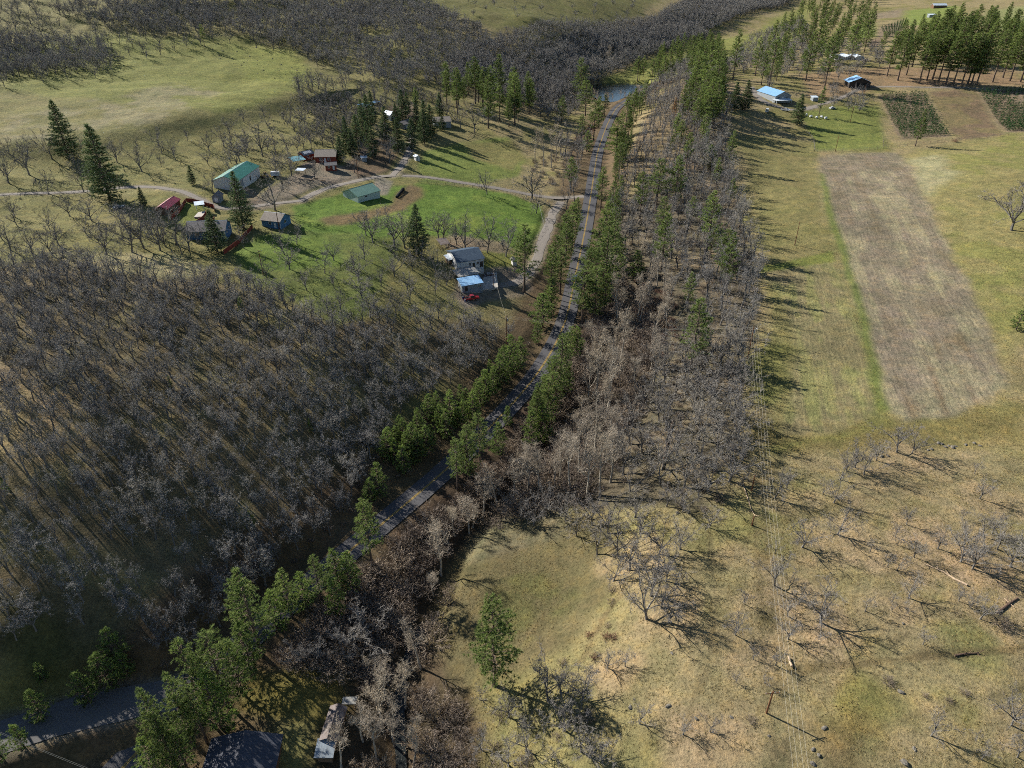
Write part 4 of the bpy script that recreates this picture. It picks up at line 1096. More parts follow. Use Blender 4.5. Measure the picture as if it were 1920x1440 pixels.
def scatter(px, spacing, density=None, seed=1, world=None):
    """points no closer than spacing, inside a polygon given in photograph pixels"""
    poly = poly_world(px) if world is None else world
    r = random.Random(seed); lo = poly.min(0); hi = poly.max(0)
    cell = spacing; grid = {}; out = []
    area = (hi[0] - lo[0]) * (hi[1] - lo[1])
    tries = int(area / spacing ** 2 * 4.5)
    cand = np.c_[[r.uniform(lo[0], hi[0]) for _ in range(tries)], [r.uniform(lo[1], hi[1]) for _ in range(tries)]]
    cand = cand[inside(cand[:, 0], cand[:, 1], poly)]
    if density is not None:
        keep = density(cand[:, 0], cand[:, 1]); rr = np.array([r.random() for _ in cand]); cand = cand[rr < keep]
    for x, y in cand:
        k = (int(x // cell), int(y // cell)); bad = False
        for a in (-1, 0, 1):
            for b in (-1, 0, 1):
                for q in grid.get((k[0] + a, k[1] + b), ()):
                    if (q[0] - x) ** 2 + (q[1] - y) ** 2 < spacing ** 2: bad = True
        if bad: continue
        if near_any((x, y), CLEAR): continue
        if ((ROADS[:, 0] - x) ** 2 + (ROADS[:, 1] - y) ** 2).min() < 49: continue
        if ((DRVS[:, 0] - x) ** 2 + (DRVS[:, 1] - y) ** 2).min() < 16: continue
        grid.setdefault(k, []).append((x, y)); out.append((x, y))
    return out
def clumpy(scale, lo, hi, seed):
    return lambda x, y: sstep(fbm(x, y, scale, 3, seed), lo, hi)

place_pines()
WOODS = [  # kind, polygon, spacing, clump, (hmin, hmax), label, group
 ('thinoak', FOREST_PX, 3.45, clumpy(24, -.38, -.08, 51), (5.5, 9.5), 'bare grey oak in the dense wood on the slope left of road', 'bare oaks of the dense wood left of the road'),
 ('oak', FOREST_PX, 8.5, clumpy(20, -.1, .1, 61), (6, 8.5), 'broad bare grey oak among the thin oaks left of road', 'bare oaks of the dense wood left of the road'),
 ('smalloak', FOREST_PX, 4.5, clumpy(16, -.1, .2, 52), (3.5, 6.5), 'thin bare oak sapling in the dense wood left of road', 'oak saplings of the dense wood left of the road'),
 ('openoak', [(560,450),(700,480),(850,480),(850,590),(760,610),(640,600),(540,560),(470,520)], 8.5, clumpy(25, -.2, .1, 53), (7, 10), 'bare oak on the green slope beside the dark roofed house', 'bare oaks on the green slope'),
 ('thinoak', [(1140,440),(1240,340),(1360,270),(1395,430),(1425,520),(1412,600),(1385,650),(1300,640),(1260,560),(1210,500)], 5.6, None, (9, 15), 'bare grey oak in the belt between ridge and fields', 'bare oaks of the belt below the fields'),
 ('openoak', [(1260,640),(1400,650),(1390,760),(1400,860),(1370,930),(1290,930),(1170,940),(1150,880),(1190,790),(1230,700)], 5.0, None, (8, 13), 'bare grey oak at the field edge above the creek', 'bare oaks of the belt below the fields'),
 ('thinoak', [(1140,410),(1180,310),(1230,220),(1330,130),(1370,240),(1300,320),(1240,350),(1180,420)], 5.2, None, (9, 13), 'bare grey oak on the ridge right of the road', 'bare oaks on the ridge'),
 ('oak', [(-40,75),(200,85),(215,125),(100,145),(-40,150)], 5.5, None, (8, 11), '', 'far'),
 ('oak', [(100,30),(300,-10),(760,-10),(960,110),(1060,165),(1000,205),(900,170),(800,180),(640,150),(560,100),(430,60),(330,70),(200,50)], 6.4, clumpy(55, -.3, .04, 54), (8, 13), '', 'far'),
 ('oak', [(-40,-10),(300,-10),(100,40),(-40,60)], 14, clumpy(50, -.1, .15, 55), (7, 10), '', 'far'),
 ('openoak', [(560,150),(700,160),(830,185),(830,215),(700,215),(640,250),(560,290),(500,300),(430,310),(460,250),(560,200)], 9.5, clumpy(40, -.15, .1, 56), (7, 10), '', 'far'),
 ('oak', [(1000,120),(1150,100),(1330,60),(1500,-10),(1330,-10),(1200,60),(1060,80)], 5.2, None, (9, 13), '', 'far'),
 ('oak', [(700,-10),(1250,-10),(1150,60),(930,70),(800,30)], 26, None, (6, 9), '', 'far'),
 ('oak', [(1000,210),(1060,170),(1110,160),(1105,190),(1050,240)], 6.5, None, (7, 10), '', 'far'),
 ('oak', [(1420,150),(1480,90),(1560,90),(1640,95),(1650,125),(1560,160),(1480,140),(1440,175)], 11, None, (8, 12), '', 'far'),
 ('oak', [(1340,150),(1400,80),(1500,40),(1520,80),(1440,130)], 9, None, (8, 11), '', 'far'),
 ('oak', [(1550,170),(1620,175),(1620,215),(1560,205)], 7, None, (7, 9), '', 'far'),
 ('alder', [(1130,460),(1200,430),(1260,540),(1250,640),(1200,740),(1130,860),(1080,880),(1110,760),(1160,640)], 6.5, clumpy(15, -.25, .1, 73), (9, 14), 'pale bare alder packed in the creek belt', 'pale alders packed in the creek belt'),
 ('oak', [(830,135),(960,205),(1040,195),(1110,165),(1250,98),(1330,72),(1250,40),(1000,60),(900,90)], 5.6, None, (9, 13), '', 'far'),
 ('openoak', [(-40,-10),(760,-10),(640,130),(560,100),(420,78),(330,95),(230,150),(-40,175)], 11, clumpy(45, -.2, .15, 75), (8, 11), '', 'far'),
 ('thinoak', [(1040,250),(1105,262),(1098,330),(1085,400),(1050,392),(1060,320)], 6.5, None, (8, 13), 'bare tree added on the left verge to shade upper road', 'bare trees added left of the upper road'),  # tall trees added here to throw shade across the upper road
 ('thinoak', [(1180,205),(1230,150),(1320,105),(1335,140),(1230,220)], 5.2, None, (8, 12), 'bare tree on the far shoulder of the ridge', 'bare oaks on the ridge'),
 ('openoak', [(850,1300),(1000,1310),(1230,1330),(1210,1450),(870,1460)], 6.0, None, (3.5, 6.5), 'small bare oak crowding the bottom edge below meadow pine', 'small bare oaks at the bottom edge'),
 ('openoak', [(430,300),(560,270),(700,250),(760,290),(700,325),(560,340),(480,400),(430,410)], 12, None, (8, 12), '', 'far'),
 ('openoak', [(270,400),(480,440),(480,480),(270,475)], 9, None, (8, 11), '', 'far'),
 ('openoak', [(-40,240),(200,300),(330,260),(600,180),(620,260),(420,330),(250,330),(-40,330)], 19, None, (6, 9), '', 'far'),
 ('openoak', [(560,160),(700,170),(840,190),(840,230),(780,190),(700,230),(640,260),(560,290)], 7.5, None, (8, 11), '', 'far'),
 ('openoak', [(0,380),(200,400),(300,430),(200,480),(0,480)], 12, None, (7, 10), '', 'far'),
 ('alder', [(1110,188),(1200,180),(1200,200),(1130,215)], 7, None, (7, 10), 'slender bare tree on the near bank of the pond', 'bare trees by the pond'),
]
pool = []
for wi, (kind, px, sp, cl, (h0, h1), lab, grp) in enumerate(WOODS):
    for x, y in scatter(px, sp, cl, 400 + wi):
        p = Vector((x, y, H(x, y))); u, v, f = pix(p)
        if f < 5 or not (-90 < u < 2010 and -60 < v < 1600): continue
        h = random.uniform(h0, h1)
        pool.append((kind, p, h, random.uniform(.85, 1.2), lab, grp, h / f))
n_ind = {'oak': 300 - sum(1 for o in OAKS if o[0] != 'alder'), 'alder': 130}
for o in OAKS: plant(o[0], o[1], o[2], o[4], o[5], wide=o[3])
pool.sort(key=lambda a: -a[6])
def where_wood(p):
    u, v, f = pix(p)
    a = 'beside the shaded road bank' if off_bank(p) else ('near the houses' if v < 640 else ('at its left end' if u < 220 else ('in its lower part' if v > 950 else ('in its middle' if u < 520 else 'above the young pine strip'))))
    return a
def off_bank(p): return ((ROADS[:, 0] - p[0]) ** 2 + (ROADS[:, 1] - p[1]) ** 2).min() < 26 ** 2
for kind, p, h, w, lab, grp, sz in pool:
    if 'left of road' in lab:
        lab = {'thinoak': 'thin grey bare oak in the wood left of road, ', 'oak': 'broad grey bare oak in the wood left of road, ', 'smalloak': 'small bare oak in the wood left of road, '}[kind] + where_wood(p)
    fam = 'alder' if kind == 'alder' else 'oak'
    if n_ind[fam] > 0 and lab:
        n_ind[fam] -= 1
        plant(kind, p, h, lab, grp, wide=w)
    else:
        STUFF.setdefault(kind, []).append((p, h, w))

# brush along the creek and banks
BRUSH = [
 ('brush', BELT_PX, 3.6, clumpy(14, -.2, .1, 93), (.8, 2.2), 'grey shrub under the bare trees of the belt', 'shrubs under the belt trees'),
 ('brush', [(780,1280),(900,1300),(1010,1330),(1180,1350),(1180,1450),(800,1460)], 3.4, clumpy(9, -.1, .15, 91), (1.0, 2.6), 'brown bare shrub at the bottom edge below the meadow', 'shrubs at the bottom edge'),
 ('brush', [(520,1240),(640,1115),(790,990),(905,892),(990,800),(1060,695),(1110,605),(1160,530),(1250,580),(1210,720),(1165,850),(1120,930),(1000,962),(900,1010),(862,1080),(830,1170),(800,1260),(700,1300),(600,1270)], 2.5, None, (2.4, 5.0), 'dark bare shrub in the thicket along the creek', 'shrubs of the creek thicket'),
 ('brush', [(660,1290),(770,1290),(860,1330),(880,1440),(640,1450)], 2.4, None, (2.0, 4.2), 'dark bare shrub on the lower creek bank', 'shrubs of the creek thicket'),
 ('redbrush', [(1190,520),(1260,560),(1270,650),(1220,690),(1190,620)], 3.6, None, (1.2, 2.6), 'reddish bare shrub in the belt above the creek', 'reddish shrubs above the creek'),
 ('brush', [(700,860),(900,700),(1000,640),(1020,650),(960,720),(860,840),(720,960),(560,1080),(430,1190),(330,1270),(300,1250),(430,1130),(600,1000)], 2.8, None, (.7, 1.7), 'low shrub on the shaded bank left of road', 'low shrubs on the road bank'),
 ('redbrush', [(1080,262),(1110,230),(1140,205),(1160,200),(1150,225),(1120,260)], 3, None, (1, 2), 'reddish shrub on the verge near the pond', 'reddish shrubs near the pond'),
 ('brush', [(1000,300),(1060,290),(1075,340),(1000,350)], 5, None, (1.5, 3), 'bare shrub left of the upper road', 'shrubs left of the upper road'),
]
bpool = []
for wi, (kind, px, sp, cl, (h0, h1), lab, grp) in enumerate(BRUSH):
    poly = np.array([onplane(u, v, 0 if v > 600 else 8) for u, v in px])
    for x, y in scatter(px, sp, cl, 700 + wi):
        if kind == 'brush' and ((CREEK[:, 0] - x) ** 2 + (CREEK[:, 1] - y) ** 2).min() < 5: continue
        p = Vector((x, y, H(x, y))); u, v, f = pix(p)
        if not (-60 < u < 1980 and -20 < v < 1500): continue
        h = random.uniform(h0, h1); bpool.append((kind, p, h, random.uniform(.9, 1.4), lab, grp, h / f))
bpool.sort(key=lambda a: -a[6])
singles = [(1148,1108,1.6,'dark round shrub on the terrace edge, topmost of the dotted shrubs'),(1146,1131,1.4,'dark round shrub on the terrace edge below the topmost one'),(1140,1175,1.1,'small shrub beside the faint path in the terrace grass'),(1104,1193,1.2,'reddish low shrub at the foot of the terrace slope'),(1137,1196,1.3,'reddish shrub pair member at the fork of the faint path'),(1150,1197,1.2,'reddish shrub just right of the fork of faint path'),(1116,1234,1.3,'reddish shrub below the path fork'),(1054,1244,1.5,'grey shrub at the meadow edge beside the bare oaks'),(1877,1172,2.4,'dense dark round shrub beside the dark leaning log'),(1665,1280,1.6,'dark shrub in the green patch of the dry slope'),(1408,1352,1.3,'pale shrub left of the leaning power pole'),(1778,1315,1.0,'small shrub on the bare ground right of the green patch'),(1735,1305,.9,'small dark shrub right of the pale rock'),(1808,1300,1.1,'small pale shrub near the right of the dry slope'),(1790,266,2.2,'reddish bare shrub below the middle plantation plot'),(1540,425-40,0,'')]
for u, v, h, lab in singles:
    if h: plant('redbrush' if 'reddish' in lab else 'brush', ground(u, v), h, lab, wide=1.05)
nb = 300 - len(singles)
for kind, p, h, w, lab, grp, sz in bpool:
    if 'in the thicket along' in lab:
        u, v, f = pix(p)
        lab += ', ' + ('above the shed' if v > 1180 else ('beside the pale meadow patch' if v > 1040 else ('below the road bend' if v > 900 else ('under the road bend pines' if u < 1060 else 'under the pale alders'))))
    if nb > 0: nb -= 1; plant(kind, p, h, lab, grp, wide=w)
    else: STUFF.setdefault(kind, []).append((p, h, w))

# ------------------------------------------------------------------ plantation rows
farm = []
def rows_plot(px, na, nb_, skip, lab, grp, h=(1.6, 2.3)):
    c = [ground(u, v) for u, v in px]           # top-left, top-right, bottom-right, bottom-left
    for i in range(na):
        for j in range(nb_):
            a = (i + .5) / na; b = (j + .5) / nb_
            top = c[0].lerp(c[1], a); bot = c[3].lerp(c[2], a)
            q = top.lerp(bot, b)
            x = q.x + random.uniform(-.3, .3); y = q.y + random.uniform(-.35, .35)
            if random.random() < skip(a, b): continue
            p = Vector((x, y, H(x, y))); hh_ = random.uniform(*h)
            farm.append((p, hh_, f'{ordinal(j)} young fir down the {ordinal(i)} row from the left of {lab}', grp, hh_ / pix(p)[2]))
rows_plot([(1650,180),(1735,175),(1780,254),(1692,260)], 14, 19, lambda a, b: .1, 'left plantation plot', 'firs of the left plantation plot', (2.1, 3.1))
rows_plot([(1834,173),(1935,168),(1945,244),(1889,247)], 13, 16, lambda a, b: .12 + (.6 if (a > .5 and .1 < b < .4) else 0), 'right plantation plot', 'firs of the right plantation plot', (2.3, 3.3))
rows_plot([(1650,54),(1702,35),(1690,60),(1660,74)], 9, 12, lambda a, b: .05, 'far plantation plot', 'firs of the far plantation plot', (2.2, 3.0))
farm.sort(key=lambda a: -a[4])
for i, (p, h, lab, grp, sz) in enumerate(farm):
    if i < 300: plant('farm', p, h, lab, grp)
    else: STUFF.setdefault('farm', []).append((p, h, 1.0))

# ------------------------------------------------------------------ the rest of each kind as one mass
def stuff_mass(name, kind, items, label, cat):
    n = len(items)
    me = bpy.data.meshes.new(name)
    me.vertices.add(n)
    me.vertices.foreach_set('co', np.array([p[:] for p, h, w in items], np.float32).ravel())
    h0 = VAR[kind][0][0]
    sc = np.array([((h / h0) * w, (h / h0) * w, h / h0) for p, h, w in items], np.float32)
    at = me.attributes.new('sc', 'FLOAT_VECTOR', 'POINT'); at.data.foreach_set('vector', sc.ravel())
    at = me.attributes.new('rz', 'FLOAT_VECTOR', 'POINT'); at.data.foreach_set('vector', np.c_[np.zeros(n), np.zeros(n), rng.random(n) * 6.283].astype(np.float32).ravel())
    at = me.attributes.new('vi', 'INT', 'POINT'); at.data.foreach_set('value', rng.integers(0, len(VAR[kind]), n).astype(np.int32))
    o = put(name, me)
    ng = bpy.data.node_groups.new(name + '_nodes', 'GeometryNodeTree')
    ng.interface.new_socket('Geometry', in_out='INPUT', socket_type='NodeSocketGeometry')
    ng.interface.new_socket('Geometry', in_out='OUTPUT', socket_type='NodeSocketGeometry')
    gi = ng.nodes.new('NodeGroupInput'); go = ng.nodes.new('NodeGroupOutput')
    jo = ng.nodes.new('GeometryNodeJoinGeometry')
    def named(nm, dt):
        x = ng.nodes.new('GeometryNodeInputNamedAttribute'); x.data_type = dt; x.inputs['Name'].default_value = nm
        return x.outputs[0]
    for part in (1, 2):
        if VAR[kind][0][part] is None: continue
        jl = ng.nodes.new('GeometryNodeJoinGeometry')
        for k, var in enumerate(VAR[kind]):
            ob = bpy.data.objects.new('%s_source' % kind, var[part])
            oi = ng.nodes.new('GeometryNodeObjectInfo'); oi.transform_space = 'ORIGINAL'
            oi.inputs['Object'].default_value = ob; oi.inputs['As Instance'].default_value = True
            ng.links.new(oi.outputs['Geometry'], jl.inputs[0])
        ip = ng.nodes.new('GeometryNodeInstanceOnPoints')
        ng.links.new(gi.outputs[0], ip.inputs['Points']); ng.links.new(jl.outputs[0], ip.inputs['Instance'])
        ip.inputs['Pick Instance'].default_value = True
        ng.links.new(named('vi', 'INT'), ip.inputs['Instance Index'])
        ng.links.new(named('rz', 'FLOAT_VECTOR'), ip.inputs['Rotation'])
        ng.links.new(named('sc', 'FLOAT_VECTOR'), ip.inputs['Scale'])
        ng.links.new(ip.outputs[0], jo.inputs[0])
    ng.links.new(jo.outputs[0], go.inputs[0])
    md = o.modifiers.new('woods', 'NODES'); md.node_group = ng
    tag(o, label, cat, kind='stuff')
    return o
NAMES = {'oak': ('bare_woods', 'distant mass of bare grey oaks over the hillsides', 'woods'),
         'thinoak': ('bare_slope_woods', 'mass of thin bare oaks on the slope left of the road', 'woods'),
         'openoak': ('bare_scattered_woods', 'bare oaks spread over the far slopes', 'woods'),
         'smalloak': ('bare_undergrowth', 'thin bare saplings filling the wooded slopes', 'undergrowth'),
         'alder': ('bare_alder_woods', 'pale bare trees in the far woods', 'woods'),
         'brush': ('creek_undergrowth', 'tangled dark brush along the creek and road banks', 'undergrowth'),
         'redbrush': ('reddish_undergrowth', 'reddish brush in the belt above the creek', 'undergrowth'),
         'rubble': ('hillside_rubble', 'dark rocks strewn over the upper pasture', 'rubble'),
         'pine': ('pine_woods', 'far pines merging into one dark stand', 'woods'), 'talltrunk': ('tall_pine_woods', 'far tall pines merging behind the grove', 'woods'), 'fir': ('fir_woods', 'dark firs merging between the upper houses', 'woods'), 'young': ('young_pine_woods', 'young pines merging into one strip', 'woods'),
         'farm': ('plantation_vegetation', 'remaining rows of small dark firs on the plantation', 'plantation')}
bmr = bmesh.new(); bmesh.ops.create_icosphere(bmr, subdivisions=1, radius=.5)
for v_ in bmr.verts: v_.co *= random.uniform(.75, 1.25)
rub = bpy.data.meshes.new('rubble'); bmr.to_mesh(rub); bmr.free()
rub.materials.append(mat_mottled('dark_rubble_mat', rgb(78, 76, 74), rgb(110, 106, 100), 3.0, .95, .05))
VAR['rubble'] = [(1.0, None, rub)]
STUFF['rubble'] = [(Vector((x, y, H(x, y))), random.uniform(.4, 1.3), random.uniform(.9, 1.4)) for x, y in scatter([(370,70),(470,70),(580,105),(600,160),(520,150),(430,125)], 7, None, 950) + scatter([(540,185),(600,190),(560,260),(480,300),(440,290)], 6, None, 951)]
for kind, items in STUFF.items():
    nm, lb, ct = NAMES[kind]
    stuff_mass(nm, kind, items, lb, ct)
print('STUFF', {k: len(v) for k, v in STUFF.items()}, 'oak left', n_ind)

# ------------------------------------------------------------------ grass tufts on the open near ground
r_ = random.Random(5)
t = NT('dry_tuft_mat')
oi = t.node('ShaderNodeObjectInfo').outputs['Random']
t.color(t.ramp(oi, [(0.0, rgb(124, 108, 74)), (0.35, rgb(160, 140, 98)), (0.65, rgb(136, 128, 74)), (0.85, rgb(186, 164, 122)), (1.0, rgb(124, 122, 66))])); t.rough(.95); t.b.inputs['Specular IOR Level'].default_value = .05
TUFT = t.mat
tv = []
for k in range(3):
    tr_ = Tris()
    for i in range(9):
        d_ = Vector((r_.uniform(-.5, .5), r_.uniform(-.5, .5), r_.uniform(.35, .8))) * .42
        tr_.blade(Vector((r_.uniform(-.16, .16), r_.uniform(-.16, .16), -.03)), d_, .09, r_.random(), rvec(r_))
    tv.append((.4, None, mesh_with_tris('tuft', MB(), tr_, [TUFT])))
VAR['tuft'] = tv
open_px = [(1395,700),(1400,480),(1390,260),(1540,270),(1700,290),(1930,250),(1930,1450),(900,1450),(860,1290),(800,1200),(880,1010),(1000,970),(1160,960),(1330,960)]
op = poly_world(open_px)
def bil(arr, x, y):
    return arr.reshape(NYX)[np.clip(np.searchsorted(YS, y), 0, len(YS) - 1), np.clip(np.searchsorted(XS, x), 0, len(XS) - 1)]
tx = rng.uniform(op[:, 0].min(), op[:, 0].max(), 900000); ty = rng.uniform(op[:, 1].min(), op[:, 1].max(), 900000)
keep = inside(tx, ty, op) & (rng.random(900000) < np.clip(1.25 - ty / 260.0, .05, 1) * (0.35 + 1.2 * sstep(fbm(tx, ty, 8, 3, 81), -.12, .18))) & (bil(ROWS, tx, ty) < .3)
tx = tx[keep]; ty = ty[keep]
if len(tx) > 45000:
    sel_ = rng.choice(len(tx), 45000, replace=False); tx = tx[sel_]; ty = ty[sel_]
tz = height(tx, ty); th_ = rng.uniform(.1, .26, len(tx))
stuff_mass('dry_grass', 'tuft', [(Vector((a, b, c)), d, 1.2) for a, b, c, d in zip(tx, ty, tz, th_)], 'tufts of dry grass over the open slope and meadow', 'grass')
print('tufts', len(tx))
# ------------------------------------------------------------------ buildings
def flat(name, c, k=0.85, rough=0.8, scale=1.2, bump=0.0):
    c1 = tuple(x * k for x in c); c2 = tuple(x * k * 0.78 for x in c)
    return mat_mottled(name, c1, c2, scale, rough, bump)
WHITE_WALL = flat('white_siding_mat', rgb(226, 224, 220)); PALE_WALL = flat('pale_green_metal_mat', rgb(190, 206, 196)); BLUE_WALL = flat('blue_siding_mat', rgb(84, 126, 160))
RED_WALL = flat('red_board_mat', rgb(138, 70, 54)); DARK_WALL = flat('dark_board_mat', rgb(70, 62, 56)); GREY_WALL = flat('grey_siding_mat', rgb(150, 156, 160)); BROWN_WALL = flat('brown_board_mat', rgb(120, 92, 70))
TRIM = flat('white_trim_mat', rgb(232, 232, 230)); WOOD = flat('weathered_wood_mat', rgb(126, 104, 82), bump=.01); REDFENCE = flat('red_fence_mat', rgb(150, 66, 52)); CONC = flat('concrete_mat', rgb(196, 188, 176), scale=.8)
t = NT('window_glass_mat'); t.color((0.02, 0.028, 0.035)); t.rough(0.06); t.b.inputs['Specular IOR Level'].default_value = .6; GLASS = t.mat
DOORM = flat('dark_door_mat', rgb(74, 66, 62)); RUBBER = flat('rubber_mat', rgb(34, 34, 36)); CHROME = flat('rim_metal_mat', rgb(150, 150, 152), rough=.4)
R_GREEN = mat_ribbed('green_metal_roof_mat', rgb(48, 116, 98), rgb(38, 98, 84)); R_SAGE = mat_ribbed('sage_metal_roof_mat', rgb(132, 164, 142), rgb(110, 142, 124))
R_RED = mat_ribbed('red_metal_roof_mat', rgb(150, 46, 64), rgb(124, 40, 54), 'y'); R_SLATE = mat_ribbed('slate_blue_metal_roof_mat', rgb(52, 68, 86), rgb(70, 86, 100), rough=.7, spec=.2)
R_BLUE = mat_ribbed('blue_metal_roof_mat', rgb(112, 156, 196), rgb(138, 176, 206), 'y', rough=.35); R_WHITE = mat_ribbed('white_metal_roof_mat', rgb(214, 222, 228), rgb(186, 200, 212), rough=.35)
R_SKY = mat_ribbed('pale_blue_metal_roof_mat', rgb(126, 172, 214), rgb(160, 194, 222), rough=.3); R_TEAL = mat_ribbed('teal_metal_roof_mat', rgb(90, 140, 146), rgb(116, 156, 160), 'y'); R_NAVY = mat_ribbed('dark_blue_metal_roof_mat', rgb(78, 80, 88), rgb(62, 64, 72), 'y', rough=.75, spec=.2)
R_GALV = mat_ribbed('galvanised_roof_mat', rgb(136, 148, 158), rgb(112, 118, 122), rough=.5)
R_SHINGLE = mat_mottled('grey_shingle_mat', rgb(138, 132, 128), rgb(108, 104, 102), 2.5, .9, .03); R_SHINGLE2 = mat_mottled('tan_shingle_mat', rgb(152, 142, 130), rgb(126, 118, 110), 2.5, .9, .03); R_TARP = mat_mottled('grey_tarp_mat', rgb(150, 148, 140), rgb(116, 116, 116), .7, .6)
R_RUST = mat_mottled('rusty_roof_mat', rgb(120, 112, 110), rgb(96, 82, 74), 1.2, .7)

def on_face(face, L, W):
    """(along, out, up) -> local coordinates of a wall face"""
    if face == 'front': return lambda a, o, z: (a, -o, z)
    if face == 'back': return lambda a, o, z: (L - a, W + o, z)
    if face == 'left': return lambda a, o, z: (-o, W - a, z)
    return lambda a, o, z: (L + o, a, z)
def fbox(mb, F, a0, a1, o0, o1, z0, z1, mat=0):
    p = [F(a, o, z) for a in (a0, a1) for o in (o0, o1) for z in (z0, z1)]
    mb.box(min(q[0] for q in p), min(q[1] for q in p), min(q[2] for q in p), max(q[0] for q in p), max(q[1] for q in p), max(q[2] for q in p), mat)
def add_window(e, F, a, z, w, h, frame=None):
    mb = MB(); b = .09
    fbox(mb, F, a - b, a + w + b, .003, .07, z - b, z); fbox(mb, F, a - b, a + w + b, .003, .07, z + h, z + h + b)
    fbox(mb, F, a - b, a, .003, .07, z, z + h); fbox(mb, F, a + w, a + w + b, .003, .07, z, z + h)
    fbox(mb, F, a + w / 2 - .03, a + w / 2 + .03, .03, .06, z, z + h)
    o = mb.build('window', frame or TRIM, e)
    m2 = MB(); fbox(m2, F, a + .002, a + w - .002, .004, .028, z + .002, z + h - .002); m2.build('pane', GLASS, o)
def add_door(e, F, a, w, h, mat, z=0.02):
    mb = MB(); fbox(mb, F, a, a + w, .003, .06, z, h); o = mb.build('door', mat, e)
    m2 = MB(); fbox(m2, F, a + w * .86, a + w * .92, .061, .12, h * .45, h * .5); m2.build('handle', CHROME, o)

def building(name, label, p1, p2, W, h, rise, wall, roof, ridge='x', L=None, ov=.45, wins=(), doors=(), kind='gable', cat='building', open_front=False, trim=None, chimney=None, lift=0.0, skylights=0):
    a = ground(*p1); b = ground(*p2)
    d = (b - a); d.z = 0
    if L is None: L = d.length
    rz = math.atan2(d.y, d.x)
    c_, s_ = math.cos(rz), math.sin(rz)
    zs = [H(a.x + c_ * x - s_ * y, a.y + s_ * x + c_ * y) for x in (0, L) for y in (0, W)]
    z0 = sum(zs) / 4 * .5 + max(zs) * .5 if max(zs) - min(zs) < 1.2 else max(zs) - .35
    dn = -(max(zs) - min(zs)) - .9
    e = empty(name, (a.x, a.y, z0 + lift), rz); tag(e, label, cat)
    if kind == 'gable':
        if ridge == 'x':
            prof = [(0, dn), (W, dn), (W, h), (W / 2, h + rise), (0, h)]
            mb = MB(); mb.prism(prof, 'x', 0, L)
            span = W / 2; sl = rise / span
            pan = lambda y0, y1: [(y0, h + sl * (span - abs(y0 - span)) + .02), (y1, h + sl * (span - abs(y1 - span)) + .02), (y1, h + sl * (span - abs(y1 - span)) + .17), (y0, h + sl * (span - abs(y0 - span)) + .17)]
            panels = [('x', pan(-ov, span)), ('x', pan(span, W + ov))]
            ends = (-ov, L + ov)
        else:
            prof = [(0, dn), (L, dn), (L, h), (L / 2, h + rise), (0, h)]
            mb = MB(); mb.prism(prof, 'y', 0, W)
            span = L / 2; sl = rise / span
            pan = lambda y0, y1: [(y0, h + sl * (span - abs(y0 - span)) + .02), (y1, h + sl * (span - abs(y1 - span)) + .02), (y1, h + sl * (span - abs(y1 - span)) + .17), (y0, h + sl * (span - abs(y0 - span)) + .17)]
            panels = [('y', pan(-ov, span)), ('y', pan(span, L + ov))]
            ends = (-ov, W + ov)
        mb.build('wall', wall, e)
        for k, (ax, pr) in enumerate(panels):
            m2 = MB(); m2.prism(pr, ax, ends[0], ends[1]); ro_ = m2.build('roof', roof, e)
        m2 = MB(); ap = h + rise + .15
        if ridge == 'x': m2.prism([(W/2 - .2, ap - .06), (W/2 + .2, ap - .06), (W/2, ap + .08)], 'x', ends[0] - .02, ends[1] + .02)
        else: m2.prism([(L/2 - .2, ap - .06), (L/2 + .2, ap - .06), (L/2, ap + .08)], 'y', ends[0] - .02, ends[1] + .02)
        m2.build('ridge_cap', trim or roof, e)
    elif kind == 'open':
        for x in (0.1, L - .1):
            for y in (0.1, W - .1):
                m2 = MB(); m2.box(x - .08, y - .08, dn, x + .08, y + .08, h + rise * (y / W) - .02); m2.build('post', wall, e)
        m2 = MB(); m2.prism([(-ov, h), (W + ov, h + rise), (W + ov, h + rise + .12), (-ov, h + .12)], 'x', -ov, L + ov); m2.build('roof', roof, e)
    else:   # shed roof rising towards the back
        mb = MB(); mb.prism([(0, dn), (W, dn), (W, h + rise), (0, h)], 'x', 0, L); mb.build('wall', wall, e)
        m2 = MB(); s2 = rise / W
        m2.prism([(-ov, h - s2 * ov + .02), (W + ov, h + rise + s2 * ov + .02), (W + ov, h + rise + s2 * ov + .16), (-ov, h - s2 * ov + .16)], 'x', -ov, L + ov); m2.build('roof', roof, e)
    for f, x, z, w, hh_ in wins: add_window(e, on_face(f, L, W), x, z, w, hh_)
    for f, x, w, hh_, m in doors: add_door(e, on_face(f, L, W), x, w, hh_, m)
    if trim:
        for f, n_ in (('front', L), ('left', W), ('right', W)):
            F = on_face(f, L, W)
            for x in (0, n_ - .15):
                m2 = MB(); fbox(m2, F, x + .004, x + .146, .003, .045, 0, h - .05); m2.build('corner_board', trim, e)
    if chimney:
        x, y = chimney
        m2 = MB(); m2.box(x, y, h, x + .7, y + .7, h + rise + 1.0); m2.box(x - .08, y - .08, h + rise + 1.001, x + .78, y + .78, h + rise + 1.15); m2.build('chimney', RED_WALL, e)
    for k in range(skylights):
        m2 = MB(); y0 = -ov + .3; 
        x = .6 + k * (L - 1.2) / max(1, skylights)
        zf = lambda y: h + (rise / (W / 2)) * y + .172
        m2.prism([(.5, zf(.5)), (W / 2 - .5, zf(W / 2 - .5)), (W / 2 - .5, zf(W / 2 - .5) + .04), (.5, zf(.5) + .04)], 'x', x, x + .75); m2.build('skylight', TRIM, e)
    return e

